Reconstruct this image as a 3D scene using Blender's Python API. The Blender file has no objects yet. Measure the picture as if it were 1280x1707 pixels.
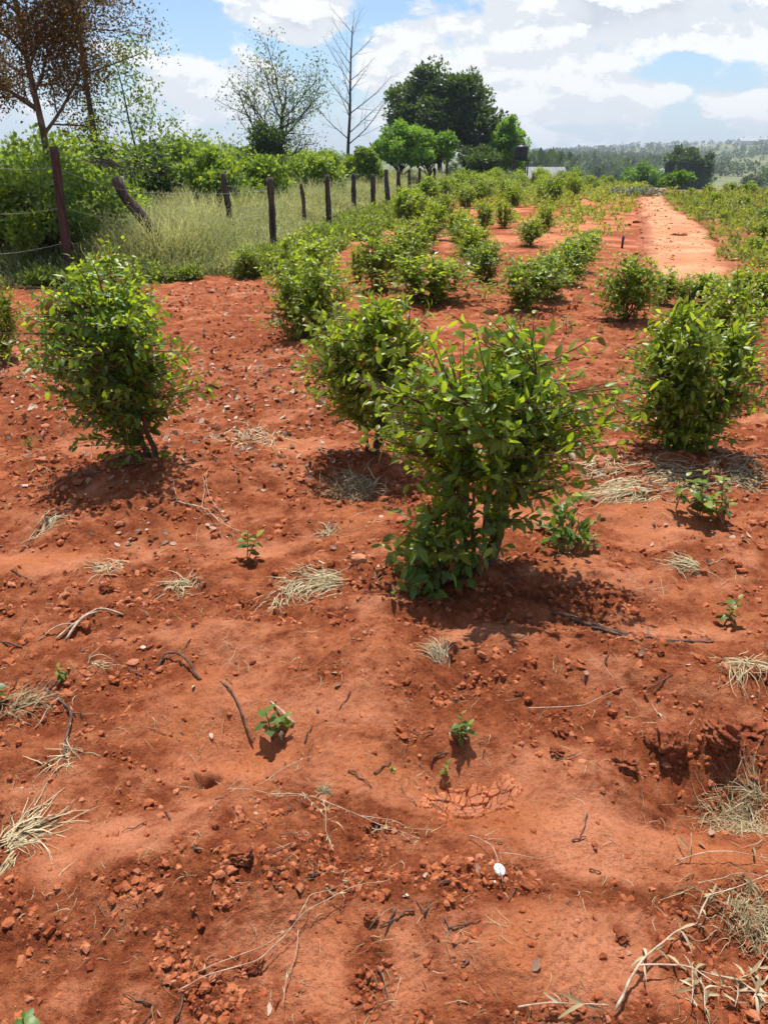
import bpy, math, random
import numpy as np
from mathutils import Vector

S = bpy.context.scene
R = math.radians
# ------------------------------------------------------------------ camera
CAM_H = 1.6
PITCH = 25.6
FPX = 1233.0
cam_d = bpy.data.cameras.new('camera')
cam_d.sensor_fit = 'VERTICAL'
cam_d.sensor_height = 36.0
cam_d.sensor_width = 27.0
cam_d.lens = 36.0 * FPX / 1707.0
cam_d.clip_start = 0.05
cam_d.clip_end = 20000
cam = bpy.data.objects.new('camera', cam_d)
S.collection.objects.link(cam)
cam.location = (0, 0, CAM_H)
cam.rotation_euler = (R(90 - PITCH), 0, 0)
S.camera = cam
# ------------------------------------------------------------------ light
SUN_EL = 71.0
SUN_AZ = -6.0          # degrees to the right of +Y
S.view_settings.view_transform = 'Standard'
S.view_settings.look = 'None'
S.view_settings.gamma = 1.0
S.view_settings.exposure = 0.72
sd = bpy.data.lights.new('sun', 'SUN')
sd.energy = 4.2
sd.angle = R(0.5)
sd.color = (1.0, 0.965, 0.90)
so = bpy.data.objects.new('sun', sd)
S.collection.objects.link(so)
dv = Vector((math.sin(R(SUN_AZ)) * math.cos(R(SUN_EL)), math.cos(R(SUN_AZ)) * math.cos(R(SUN_EL)), math.sin(R(SUN_EL))))
so.rotation_euler = dv.to_track_quat('Z', 'Y').to_euler()
so.location = (0, 0, 30)


def ray(px, py):
    """unit world direction of a photo pixel"""
    x = (px - 640.0) / FPX
    v = (853.5 - py) / FPX
    c, s = math.cos(R(PITCH)), math.sin(R(PITCH))
    return Vector((x, c + v * s, v * c - s)).normalized()


# ------------------------------------------------------------------ node helper
class NT:
    def __init__(self, tree):
        self.t = tree
        self.t.nodes.clear()

    def n(self, typ, ins=None, **kw):
        nd = self.t.nodes.new(typ)
        for k, v in kw.items():
            setattr(nd, k, v)
        if ins:
            for k, v in ins.items():
                sock = nd.inputs[k]
                if isinstance(v, bpy.types.NodeSocket):
                    self.t.links.new(v, sock)
                else:
                    sock.default_value = v
        return nd

    def math(self, op, a, b=0.0, c=0.0, clamp=False):
        nd = self.n('ShaderNodeMath', {0: a, 1: b, 2: c}, operation=op)
        nd.use_clamp = clamp
        return nd.outputs[0]

    def mix(self, f, a, b, typ='MIX'):
        nd = self.n('ShaderNodeMix', data_type='RGBA', blend_type=typ)
        for k, v in ((0, f), (6, a), (7, b)):
            if isinstance(v, bpy.types.NodeSocket):
                self.t.links.new(v, nd.inputs[k])
            else:
                nd.inputs[k].default_value = v if k == 0 else (*v, 1)
        return nd.outputs[2]

    def ss(self, v, a, b, to0=0.0, to1=1.0):
        nd = self.n('ShaderNodeMapRange', {0: v, 1: a, 2: b, 3: to0, 4: to1}, interpolation_type='SMOOTHSTEP')
        return nd.outputs[0]

    def noise(self, vec, scale, detail=4, rough=0.55, dist=0.0):
        nd = self.n('ShaderNodeTexNoise', {'Scale': scale, 'Detail': detail, 'Roughness': rough, 'Distortion': dist})
        if vec is not None:
            self.t.links.new(vec, nd.inputs['Vector'])
        return nd.outputs[0]


# ------------------------------------------------------------------ world: nishita + cumulus
W = bpy.data.worlds.new('World')
S.world = W
W.use_nodes = True
w = NT(W.node_tree)
sky = w.n('ShaderNodeTexSky', sky_type='NISHITA', sun_disc=False, sun_elevation=R(SUN_EL), sun_rotation=R(SUN_AZ),
          altitude=1200, air_density=1.0, dust_density=1.6, ozone_density=1.0)
tc = w.n('ShaderNodeTexCoord').outputs['Generated']
nrm = w.n('ShaderNodeVectorMath', {0: tc}, operation='NORMALIZE').outputs[0]
sep = w.n('ShaderNodeSeparateXYZ', {0: nrm})
zz = sep.outputs[2]


def cloud_field(dz):
    mp = w.n('ShaderNodeMapping', {'Vector': nrm, 'Location': (0.37, 0.11, dz * 2.1 + 0.21), 'Scale': (1.0, 1.0, 2.1)}).outputs[0]
    big = w.noise(mp, 5.5, 2, 0.5)
    fine = w.noise(mp, 12.0, 12, 0.62, 0.1)
    return w.math('ADD', w.math('MULTIPLY', big, 0.44), w.math('MULTIPLY', fine, 0.80))


def blob(px, py, rx, ry):
    d = ray(px, py)
    df = w.n('ShaderNodeVectorMath', {0: nrm, 1: tuple(d)}, operation='SUBTRACT').outputs[0]
    sc = w.n('ShaderNodeVectorMath', {0: df, 1: (1 / rx, 1 / rx, 1 / ry)}, operation='MULTIPLY').outputs[0]
    ln = w.n('ShaderNodeVectorMath', {0: sc}, operation='LENGTH').outputs[1]
    return w.ss(ln, 1.0, 0.0)


cover = None
for (px, py, rx, ry, am) in [(500, 10, 0.11, 0.05, 0.27), (395, 150, 0.17, 0.045, 0.16), (700, 60, .10, .045, .16), (860, 60, 0.16, 0.075, 0.20),
                             (860, 150, .20, .05, .15), (1100, 10, 0.26, 0.05, 0.21), (1230, 60, 0.13, 0.03, 0.24), (1210, 175, 0.045, 0.022, 0.26),
                             (1130, 150, 0.07, 0.02, 0.16), (60, 190, .3, .03, .10), (640, 110, .06, .05, .2), (980, 190, .2, .025, .13),
                             (330, 20, .05, .05, -.12), (1130, 105, .10, .018, -.05), (640, 20, .04, .025, -.12)]:
    b = w.math('MULTIPLY', blob(px, py, rx, ry), am)
    cover = b if cover is None else w.math('ADD', cover, b)
f0 = w.math('ADD', cloud_field(0.0), cover)
f1 = w.math('ADD', cloud_field(0.018), cover)
dens = w.ss(f0, 0.63, 0.73)
# soft thin veil low down
veil = w.math('MULTIPLY', w.ss(zz, 0.13, 0.0), 0.50)
lit = w.ss(w.math('SUBTRACT', f0, f1), -0.03, 0.035)
core = w.ss(f0, 0.78, 1.15)
cloud_col = w.mix(w.math('MULTIPLY', w.math('SUBTRACT', 1.0, lit), w.math('ADD', 0.35, w.math('MULTIPLY', core, 0.6))), (1.10, 1.09, 1.07), (0.44, 0.51, 0.63))
skyc = w.mix(1.0, sky.outputs[0], (.84, .95, 1.03), 'MULTIPLY')
bg1 = w.n('ShaderNodeBackground', {'Color': skyc, 'Strength': 0.088})
bg2 = w.n('ShaderNodeBackground', {'Color': cloud_col, 'Strength': 0.60})
bg3 = w.n('ShaderNodeBackground', {'Color': (0.70, 0.83, 1.0, 1), 'Strength': 0.50})
m1 = w.n('ShaderNodeMixShader', {0: veil, 1: bg1.outputs[0], 2: bg3.outputs[0]})
m2 = w.n('ShaderNodeMixShader', {0: w.math('MULTIPLY', dens, 0.93), 1: m1.outputs[0], 2: bg2.outputs[0]})
w.n('ShaderNodeOutputWorld', {0: m2.outputs[0]})


# ================================================================== numpy tools
def _hash(ix, iy, seed):
    h = (ix.astype(np.int64) * 374761393 + iy.astype(np.int64) * 668265263 + seed * 974634777) & 0xffffffff
    h = ((h ^ (h >> 13)) * 1274126177) & 0xffffffff
    h = (h ^ (h >> 16)) & 0xffffffff
    return h


def pnoise(x, y, seed=0):
    x = np.asarray(x, float); y = np.asarray(y, float)
    ix = np.floor(x); iy = np.floor(y)
    fx = x - ix; fy = y - iy
    u = fx * fx * fx * (fx * (fx * 6 - 15) + 10)
    v = fy * fy * fy * (fy * (fy * 6 - 15) + 10)

    def g(dx, dy):
        a = _hash(ix + dx, iy + dy, seed) * (2 * np.pi / 4294967296.0)
        return np.cos(a) * (fx - dx) + np.sin(a) * (fy - dy)
    return ((g(0, 0) * (1 - u) + g(1, 0) * u) * (1 - v) + (g(0, 1) * (1 - u) + g(1, 1) * u) * v) * 1.5


def fbm(x, y, octv=4, seed=0, gain=0.5):
    s = 0; a = 1; f = 1; t = 0
    for i in range(octv):
        s = s + a * pnoise(x * f + 13.7 * i, y * f - 7.1 * i, seed + i * 17)
        t += a; a *= gain; f *= 2.03
    return s / t


def sstep(a, b, x):
    t = np.clip((x - a) / (b - a), 0, 1)
    return t * t * (3 - 2 * t)


def G0(px, py, z=0.0):
    """point of the flat plane z seen at a photo pixel"""
    d = ray(px, py)
    t = (z - CAM_H) / d.z
    return d.x * t, d.y * t


# near-field relief: (px, py, rx m, ry m, height m)
FEATS = []
for (px, py, rx, ry, h) in [
    (270, 800, .50, .42, .11), (880, 965, .42, .22, .06), (780, 900, .35, .25, .05), (620, 775, .3, .25, .04), (1130, 775, .45, .30, .06),
    (1230, 850, .4, .2, .05), (120, 960, .5, .12, .035), (330, 1060, .18, .12, .03), (640, 1110, .16, .35, .05), (560, 1230, .12, .2, .03),
    (240, 1480, .30, .20, .09), (560, 1500, .20, .14, .05), (900, 1590, .26, .20, .06), (1000, 1330, .22, .14, .05), (950, 1090, .55, .16, .07),
    (1150, 1150, .5, .13, .07), (720, 1020, .5, .10, .05), (400, 500, .7, .6, .10), (60, 560, .6, .4, .08),
    (60, 1300, .25, .1, .05), (400, 1385, .3, .06, .03), (500, 680, .5, .3, .05), (980, 640, .7, .35, .04),
    # hollows
    (400, 1225, .24, .15, -.12), (790, 1295, .18, .12, -.13), (1120, 1015, .36, .22, -.06), (430, 915, .22, .12, -.05), (660, 1390, .3, .08, -.02),
    (1210, 1325, .26, .11, -.12), (1080, 1355, .14, .06, -.06), (1240, 1600, .2, .1, -.06), (720, 780, .3, .2, -.03), (60, 720, .5, .2, -.06),
    (345, 1268, .024, .030, -.22), (322, 1262, .018, .018, .02), (320, 1290, .05, .02, -.02), (385, 1283, .02, .015, -.02), (1200, 1250, .30, .06, .05), (505, 915, .05, .035, -.05),
    (1030, 1470, .5, .08, -.02), (860, 1300, .03, .10, .012)]:
    x, y = G0(px, py)
    FEATS.append((x, y, rx, ry, h))

SMOOTH = [(*G0(a, b), rx, ry) for (a, b, rx, ry) in [(400, 1210, .30, .22), (330, 1060, .18, .1), (800, 1305, .2, .14), (1120, 1010, .36, .18), (640, 1150, .12, .2),
          (980, 1390, .34, .12), (620, 1290, .22, .1), (500, 750, .22, .14), (900, 1600, .22, .12), (170, 1430, .2, .12), (430, 910, .2, .1), (1100, 870, .35, .18),
          (60, 930, .35, .15), (600, 1600, .2, .1), (870, 860, .3, .2), (1180, 1420, .2, .06)]]
ROUGHS = [(*G0(a, b), rx, ry) for (a, b, rx, ry) in [(800, 1150, .40, .22), (1180, 1260, .4, .13), (120, 1180, .3, .2), (560, 1450, .3, .12), (200, 1020, .6, .14), (250, 1500, .2, .08),
          (1100, 1500, .4, .05), (900, 1000, .8, .1), (420, 560, 1.0, 1.0), (160, 660, 1.5, .8), (650, 1000, .5, .06), (430, 1000, .6, .12), (620, 1620, .05, .1), (1200, 1120, .3, .1)]]


def fence_x(y):
    return np.interp(y, [0, 9.6, 10.2, 11.0, 11.25, 11.8, 14, 20.8, 27, 86, 200], [-9, -7.5, -5.4, -4.9, -3.2, -2.2, -1.9, -1.35, -.3, 10.2, 30])


def terrain(x, y):
    r = np.hypot(x, y)
    z = 0.04 * pnoise(x / 4.1, y / 4.1, 5) * sstep(1, 6, r) + .02 * pnoise(x / 1.3, y / 1.3, 6)
    edge = 50 - 14 * sstep(9, 20, x)
    z = z - 7.0 * sstep(edge, edge + 130, y) + .8 * pnoise(x / 60, y / 60, 8) * sstep(60, 150, r)
    rise = sstep(230, 1250, y)
    z = z + rise * (7.0 + 3 + 20 * sstep(150, 620, x) + 5 * pnoise(x / 150, y / 260, 9) * sstep(300, 700, y))
    return z


def roughmask(x, y):
    m = .14 + .86 * sstep(-0.40, 0.50, fbm(x / .36, y / .26, 6, 21, .66) + .10)
    for (cx, cy, rx, ry) in SMOOTH:
        m = m * (1 - .92 * np.exp(-(((x - cx) / rx) ** 2 + ((y - cy) / ry) ** 2) ** 1.5))
    for (cx, cy, rx, ry) in ROUGHS:
        m = np.maximum(m, np.exp(-(((x - cx) / rx) ** 2 + ((y - cy) / ry) ** 2)))
    return np.clip(m, 0, 1)


def H(x, y, micro=True):
    x = np.asarray(x, float); y = np.asarray(y, float)
    z = terrain(x, y)
    r = np.hypot(x, y)
    near = r < 16
    dz = np.zeros_like(z)
    xn = x[near] if x.ndim else x; yn = y[near] if y.ndim else y
    if np.any(near):
        a = 0
        for (cx, cy, rx, ry, h) in FEATS:
            a = a + h * np.exp(-(((xn - cx) / rx) ** 2 + ((yn - cy) / ry) ** 2))
        wx = xn + .05 * pnoise(xn / .2, yn / .2, 3); wy = yn + .05 * pnoise(xn / .2, yn / .2, 4)
        a = a + .062 * fbm(wx / .50, wy / .34, 3, 31)
        if micro:
            m = roughmask(xn, yn)
            big = fbm(wx / .16, wy / .12, 3, 41)
            bil = np.abs(fbm(wx / .055, wy / .045, 3, 51))
            tiny = fbm(wx / .018, wy / .016, 2, 61)
            crumb = np.abs(fbm(wx / .022, wy / .020, 3, 81))
            fine = fbm(wx / .009, wy / .009, 2, 82)
            a = a + m * (.030 * big + .032 * (bil - .15) + .026 * (crumb - .15) + .008 * tiny + .003 * fine) + (1 - m) * (.014 * fbm(wx / .12, wy / .10, 4, 71) + .0045 * (crumb - .15) + .0035 * tiny + .0014 * fine)
        if x.ndim:
            dz[near] = a * (1 - .6 * sstep(9, 16, r[near]))
        else:
            dz = a
    return z + dz


def Hs(x, y, micro=True):
    return float(H(np.array([x]), np.array([y]), micro)[0])


def P(px, py, dz=0.0):
    x, y = G0(px, py)
    for _ in range(6):
        z = Hs(x, y, False)
        x, y = G0(px, py, min(z, 1.4))
    return Vector((x, y, Hs(x, y) + dz))


def at_dist(px, D):
    """ground point in the direction of photo column px (at the horizon) D metres forward"""
    k = (px - 640.0) / FPX
    x = k * D * math.cos(R(PITCH))
    return Vector((x, D, Hs(x, D)))


def top_h(py, D, px=640):
    d = ray(px, py)
    return CAM_H + D * d.z / d.y


# ================================================================== object helpers
COL = S.collection


def tag(o, label=None, cat=None, group=None, kind=None):
    if label: o['label'] = label
    if cat: o['category'] = cat
    if group: o['group'] = group
    if kind: o['kind'] = kind
    return o


def empty(name, loc, rz=0.0):
    o = bpy.data.objects.new(name, None)
    o.empty_display_size = .1
    COL.objects.link(o)
    o.location = loc
    o.rotation_euler = (0, 0, rz)
    return o


def mesh_np(name, V, F, mat, parent=None, attrs=None, smooth=True, link=True):
    V = np.asarray(V, np.float32); F = np.asarray(F, np.int32)
    me = bpy.data.meshes.new(name)
    k = F.shape[1]
    me.vertices.add(len(V)); me.vertices.foreach_set('co', V.ravel())
    me.loops.add(F.size); me.loops.foreach_set('vertex_index', F.ravel())
    me.polygons.add(len(F))
    me.polygons.foreach_set('loop_start', np.arange(0, F.size, k, dtype=np.int32))
    me.polygons.foreach_set('loop_total', np.full(len(F), k, np.int32))
    me.polygons.foreach_set('use_smooth', np.full(len(F), smooth, bool))
    if attrs:
        for an, av in attrs.items():
            at = me.attributes.new(an, 'FLOAT', 'POINT')
            at.data.foreach_set('value', np.asarray(av, np.float32))
    me.update(calc_edges=True)
    me.materials.append(mat)
    o = bpy.data.objects.new(name, me)
    if link: COL.objects.link(o)
    if parent: o.parent = parent
    return o


class Tubes:
    """tapered tubes collected into one mesh (quads)"""
    def __init__(self):
        self.V = []; self.F = []; self.n = 0

    def add(self, pts, rad, sides=6, cap=True):
        pts = [Vector(p) for p in pts]
        n = len(pts)
        if n < 2: return
        base = self.n
        t0 = (pts[1] - pts[0]).normalized()
        ref = Vector((0, 0, 1)) if abs(t0.z) < .9 else Vector((1, 0, 0))
        u = t0.cross(ref).normalized()
        for i in range(n):
            if i == 0: t = pts[1] - pts[0]
            elif i == n - 1: t = pts[-1] - pts[-2]
            else: t = pts[i + 1] - pts[i - 1]
            t = t.normalized() if t.length > 1e-9 else t0
            u = (u - t * u.dot(t))
            u = u.normalized() if u.length > 1e-6 else t.orthogonal().normalized()
            v = t.cross(u)
            for k in range(sides):
                a = 2 * math.pi * k / sides
                self.V.append(pts[i] + (u * math.cos(a) + v * math.sin(a)) * rad[i])
        for i in range(n - 1):
            for k in range(sides):
                k2 = (k + 1) % sides
                self.F.append((base + i * sides + k, base + i * sides + k2, base + (i + 1) * sides + k2, base + (i + 1) * sides + k))
        self.n += n * sides
        if cap:
            for i, idx in ((0, 0), (n - 1, n - 1)):
                self.V.append(pts[i] + (pts[i] - pts[1 if i == 0 else -2]).normalized() * rad[i] * .25)
                c = self.n; self.n += 1
                for k in range(sides):
                    a, b_ = base + i * sides + k, base + i * sides + (k + 1) % sides
                    self.F.append((a, b_, c, c) if i else (b_, a, c, c))

    def build(self, name, mat, parent=None, smooth=True):
        me = bpy.data.meshes.new(name)
        me.from_pydata([tuple(v) for v in self.V], [], [f if f[2] != f[3] else f[:3] for f in self.F])
        if smooth:
            me.polygons.foreach_set('use_smooth', np.full(len(me.polygons), True, bool))
        me.materials.append(mat)
        o = bpy.data.objects.new(name, me); COL.objects.link(o)
        if parent: o.parent = parent
        return o


# leaf templates: x = width, y = along, z = up; (x, y, z)
LT_FULL_V = np.array([[0, 0, 0], [-.17, .22, .035], [0, .22, 0], [.17, .22, .035], [-.235, .5, .05], [0, .5, 0], [.235, .5, .05],
                      [-.15, .78, .03], [0, .78, 0], [.15, .78, .03], [0, 1.0, 0]])
LT_FULL_F = np.array([[0, 2, 1], [0, 3, 2], [1, 2, 5], [1, 5, 4], [2, 3, 6], [2, 6, 5], [4, 5, 8], [4, 8, 7], [5, 6, 9], [5, 9, 8], [7, 8, 10], [8, 9, 10]])
LT_LO_V = np.array([[0, 0, 0], [-.25, .48, .06], [.25, .48, .06], [0, 1, 0], [0, .5, 0]])
LT_LO_F = np.array([[0, 4, 1], [1, 4, 3], [0, 2, 4], [4, 2, 3]])
LT_XS_V = np.array([[0, 0, 0], [-.3, .5, .05], [.3, .5, .05], [0, 1, 0]])
LT_XS_F = np.array([[0, 2, 1], [1, 2, 3]])


def leaves(pos, dirs, ups, size, tone, tmpl='full', curl=None, width=1.0):
    TV, TF = {'full': (LT_FULL_V, LT_FULL_F), 'lo': (LT_LO_V, LT_LO_F), 'xs': (LT_XS_V, LT_XS_F)}[tmpl]
    pos = np.asarray(pos, float); d = np.asarray(dirs, float); u = np.asarray(ups, float)
    n = len(pos)
    d = d / (np.linalg.norm(d, axis=1, keepdims=True) + 1e-9)
    s = np.cross(d, u); s /= (np.linalg.norm(s, axis=1, keepdims=True) + 1e-9)
    u = np.cross(s, d)
    size = np.asarray(size, float).reshape(n, 1)
    if curl is None: curl = np.zeros(n)
    tv = np.repeat(TV[None], n, 0).copy()
    tv[:, :, 2] -= curl[:, None] * tv[:, :, 1] ** 2
    V = pos[:, None, :] + size[:, :, None] * (tv[:, :, 0:1] * width * s[:, None, :] + tv[:, :, 1:2] * d[:, None, :] + tv[:, :, 2:3] * u[:, None, :])
    k = len(TV)
    F = (TF[None] + (np.arange(n) * k)[:, None, None]).reshape(-1, 3)
    return V.reshape(-1, 3), F, np.repeat(np.asarray(tone, float), k)


def rdir(rng, n, up=0.0):
    v = rng.normal(size=(n, 3)); v[:, 2] += up
    return v / np.linalg.norm(v, axis=1, keepdims=True)


# ================================================================== materials
def new_mat(name):
    m = bpy.data.materials.new(name); m.use_nodes = True
    return m, NT(m.node_tree)


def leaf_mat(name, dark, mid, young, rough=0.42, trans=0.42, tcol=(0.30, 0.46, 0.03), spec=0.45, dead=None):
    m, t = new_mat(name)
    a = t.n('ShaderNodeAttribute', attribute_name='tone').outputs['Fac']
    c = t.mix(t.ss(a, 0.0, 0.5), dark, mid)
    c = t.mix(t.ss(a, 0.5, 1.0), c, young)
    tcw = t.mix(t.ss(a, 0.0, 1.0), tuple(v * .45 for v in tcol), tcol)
    if dead is not None:
        k = t.math('GREATER_THAN', a, 1.05)
        c = t.mix(k, c, dead); tcw = t.mix(k, tcw, dead)
    if name in ('shrub_leaf', 'sprout_leaf', 'weed_leaf'):
        rn = t.n('ShaderNodeObjectInfo').outputs['Random']
        c = t.mix(t.math('MULTIPLY', rn, .75), c, t.mix(1.0, c, (1.25, 1.02, .75), 'MULTIPLY'))
        c = t.mix(t.ss(rn, .35, .0, 0, .9), c, t.mix(1.0, c, (.62, .76, .95), 'MULTIPLY'))
    p = t.n('ShaderNodeBsdfPrincipled', {'Base Color': c, 'Roughness': rough, 'Specular IOR Level': spec})
    tr = t.n('ShaderNodeBsdfTranslucent', {'Color': tcw})
    mx = t.n('ShaderNodeMixShader', {0: trans, 1: p.outputs[0], 2: tr.outputs[0]})
    t.n('ShaderNodeOutputMaterial', {0: mx.outputs[0]})
    return m


def plain(name, c1, c2, scale=20, rough=.8, bump=.0, stretch=None, spec=.3):
    m, t = new_mat(name)
    co = t.n('ShaderNodeTexCoord').outputs['Object']
    if stretch:
        co = t.n('ShaderNodeMapping', {'Vector': co, 'Scale': stretch}).outputs[0]
    nz = t.noise(co, scale, 6, .6)
    c = t.mix(t.ss(nz, .35, .65), c1, c2)
    ins = {'Base Color': c, 'Roughness': rough, 'Specular IOR Level': spec}
    if bump:
        b = t.n('ShaderNodeBump', {'Height': nz, 'Strength': .9, 'Distance': bump})
        ins['Normal'] = b.outputs[0]
    p = t.n('ShaderNodeBsdfPrincipled', ins)
    t.n('ShaderNodeOutputMaterial', {0: p.outputs[0]})
    return m


M = {}
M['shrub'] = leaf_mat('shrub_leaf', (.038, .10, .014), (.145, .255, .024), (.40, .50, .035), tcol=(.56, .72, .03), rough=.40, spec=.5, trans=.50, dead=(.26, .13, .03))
M['sprout'] = leaf_mat('sprout_leaf', (.04, .10, .025), (.10, .20, .03), (.34, .40, .06), trans=.4, tcol=(.50, .60, .05), dead=(.24, .10, .035))
M['weed'] = leaf_mat('weed_leaf', (.06, .11, .02), (.14, .20, .03), (.32, .34, .06), rough=.6, tcol=(.50, .58, .05))
M['thicket'] = leaf_mat('thicket_leaf', (.05, .10, .015), (.13, .22, .025), (.27, .35, .045), rough=.5, trans=.45, tcol=(.46, .60, .04))
M['darktree'] = leaf_mat('dark_tree_leaf', (.012, .032, .010), (.022, .052, .014), (.05, .09, .02), rough=.5, trans=.22)
M['lighttree'] = leaf_mat('light_tree_leaf', (.05, .12, .016), (.11, .24, .025), (.2, .34, .04), rough=.55, trans=.45, tcol=(.36, .60, .04))
M['paletree'] = leaf_mat('sparse_tree_leaf', (.06, .09, .03), (.12, .17, .04), (.22, .27, .06), rough=.55, trans=.3)
M['rusttree'] = leaf_mat('brown_tree_leaf', (.035, .03, .010), (.09, .06, .018), (.20, .10, .025), rough=.6, trans=.35, tcol=(.32, .17, .03))
M['fartree'] = leaf_mat('far_tree_leaf', (.020, .042, .018), (.035, .065, .022), (.07, .10, .03), rough=.7, trans=.15)
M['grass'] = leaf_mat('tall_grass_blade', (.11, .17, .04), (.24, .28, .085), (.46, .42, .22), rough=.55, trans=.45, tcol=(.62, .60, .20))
M['straw'] = leaf_mat('dry_straw', (.22, .15, .07), (.42, .32, .17), (.62, .52, .33), rough=.7, trans=.15, tcol=(.6, .5, .3))
M['litter'] = leaf_mat('dead_leaf', (.14, .065, .035), (.34, .19, .12), (.56, .41, .32), rough=.7, trans=.1, tcol=(.4, .25, .12))
M['bark'] = plain('grey_brown_bark', (.10, .065, .045), (.22, .17, .13), 14, .9, .01, (1, 1, .25))
M['darkbark'] = plain('dark_bark', (.030, .022, .018), (.075, .058, .048), 12, .9, .01, (1, 1, .25))
M['stem'] = plain('reddish_brown_stem', (.075, .04, .022), (.16, .095, .055), 60, .8, .002, (1, 1, .3))
M['greenstem'] = plain('young_green_stem', (.12, .13, .04), (.16, .10, .05), 40, .7)
M['post'] = plain('weathered_post_wood', (.035, .024, .020), (.12, .085, .070), 20, .9, .008, (1, 1, .15))
M['redpost'] = plain('red_brown_post_wood', (.040, .021, .016), (.10, .052, .040), 18, .85, .006, (1, 1, .12))
M['paletwig'] = plain('bleached_twig', (.30, .19, .12), (.52, .40, .29), 40, .8, .002, (1, 1, 1))
M['twig'] = plain('dark_twig', (.05, .028, .02), (.15, .085, .06), 40, .85, .002)
M['wire'] = plain('galvanised_wire', (.25, .24, .23), (.35, .33, .31), 30, .5)
M['tank'] = plain('black_tank_plastic', (.012, .014, .017), (.022, .024, .028), 5, .45)
M['iron'] = plain('rusty_iron_sheet', (.13, .125, .14), (.19, .18, .195), 3, .5, 0, (1, .1, 1))
M['wall'] = plain('plastered_wall', (.34, .28, .23), (.44, .38, .32), 3, .9)
M['white_wall'] = plain('white_wall', (.55, .53, .50), (.68, .66, .62), .5, .9)
M['white_roof'] = plain('pale_roof', (.34, .34, .36), (.45, .45, .47), .5, .6)
M['blue'] = plain('blue_pipe_plastic', (.02, .05, .20), (.03, .08, .28), 30, .4)
M['black'] = plain('black_plastic', (.012, .012, .014), (.02, .02, .022), 30, .5)
M['white_stone'] = plain('white_shell', (.62, .58, .52), (.82, .80, .76), 60, .5, .002)
M['brick'] = plain('orange_brown_stone', (.36, .13, .06), (.52, .22, .11), 25, .85, .004)


# soil
def soil_nodes(t, co, smooth_fac, tone=None):
    n1 = t.noise(co, 2.6, 5, .6)
    n2 = t.noise(co, 16, 6, .65)
    n3 = t.noise(co, 90, 4, .7)
    n4 = t.noise(co, 330, 3, .7)
    loose = t.mix(t.ss(n2, .34, .66), (.25, .057, .020), (.40, .108, .037))
    loose = t.mix(t.math('MULTIPLY', t.ss(n3, .50, .70), .75), loose, (.13, .032, .014))
    loose = t.mix(t.math('MULTIPLY', t.ss(n4, .60, .72), .5), loose, (.55, .24, .13))
    packed = t.mix(t.ss(n1, .35, .65), (.43, .136, .052), (.53, .205, .105))
    packed = t.mix(t.math('MULTIPLY', t.ss(n3, .48, .66), .55), packed, (.23, .062, .024))
    packed = t.mix(t.math('MULTIPLY', t.ss(n4, .6, .75), .35), packed, (.60, .32, .21))
    f = t.ss(t.math('ADD', smooth_fac, t.math('ADD', t.math('MULTIPLY', t.math('SUBTRACT', n2, .5), 1.7), t.math('MULTIPLY', t.math('SUBTRACT', n3, .5), 1.3))), .15, .95)
    c = t.mix(f, loose, packed)
    c = t.mix(t.math('MULTIPLY', t.ss(n1, .55, .75), .30), c, (.44, .145, .055))
    return c, n2, n3, n4


def mat_ground():
    m, t = new_mat('red_soil_ground')
    co = t.n('ShaderNodeTexCoord').outputs['Object']
    rg = t.n('ShaderNodeAttribute', attribute_name='rough').outputs['Fac']
    gr = t.n('ShaderNodeAttribute', attribute_name='green').outputs['Fac']
    fa = t.n('ShaderNodeAttribute', attribute_name='far').outputs['Fac']
    c, n2, n3, n4 = soil_nodes(t, co, t.math('SUBTRACT', 1.0, rg))
    # weedy ground
    g1 = t.noise(co, .8, 6, .6); g2 = t.noise(co, 7, 6, .7)
    gc = t.mix(t.ss(g2, .35, .65), (.050, .062, .018), (.16, .15, .055))
    c = t.mix(t.ss(t.math('ADD', gr, t.math('MULTIPLY', t.math('SUBTRACT', g2, .5), .7)), .35, .65), c, gc)
    # valley and hills
    f1 = t.noise(co, .012, 8, .62); f2 = t.noise(co, .07, 8, .65); f3 = t.noise(co, .4, 5, .6)
    fc = t.mix(t.ss(f1, .40, .60), (.10, .125, .045), (.19, .195, .085))
    fc = t.mix(t.ss(f2, .50, .66), fc, (.055, .078, .030))
    fc = t.mix(t.math('MULTIPLY', t.ss(f3, .5, .7), .45), fc, (.24, .20, .10))
    fc = t.mix(t.math('MULTIPLY', t.ss(t.noise(co, .022, 4, .5), .62, .70), .6), fc, (.32, .18, .10))
    c = t.mix(fa, c, fc)
    hgt = t.math('ADD', t.math('MULTIPLY', n3, .6), t.math('MULTIPLY', n4, .4))
    hgt = t.math('ADD', hgt, t.math('MULTIPLY', n2, .8))
    dist = t.math('ADD', .012, t.math('MULTIPLY', rg, .016))
    b = t.n('ShaderNodeBump', {'Height': hgt, 'Strength': 1.0, 'Distance': dist})
    p = t.n('ShaderNodeBsdfPrincipled', {'Base Color': c, 'Roughness': .93, 'Specular IOR Level': .18, 'Normal': b.outputs[0]})
    t.n('ShaderNodeOutputMaterial', {0: p.outputs[0]})
    return m


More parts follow.
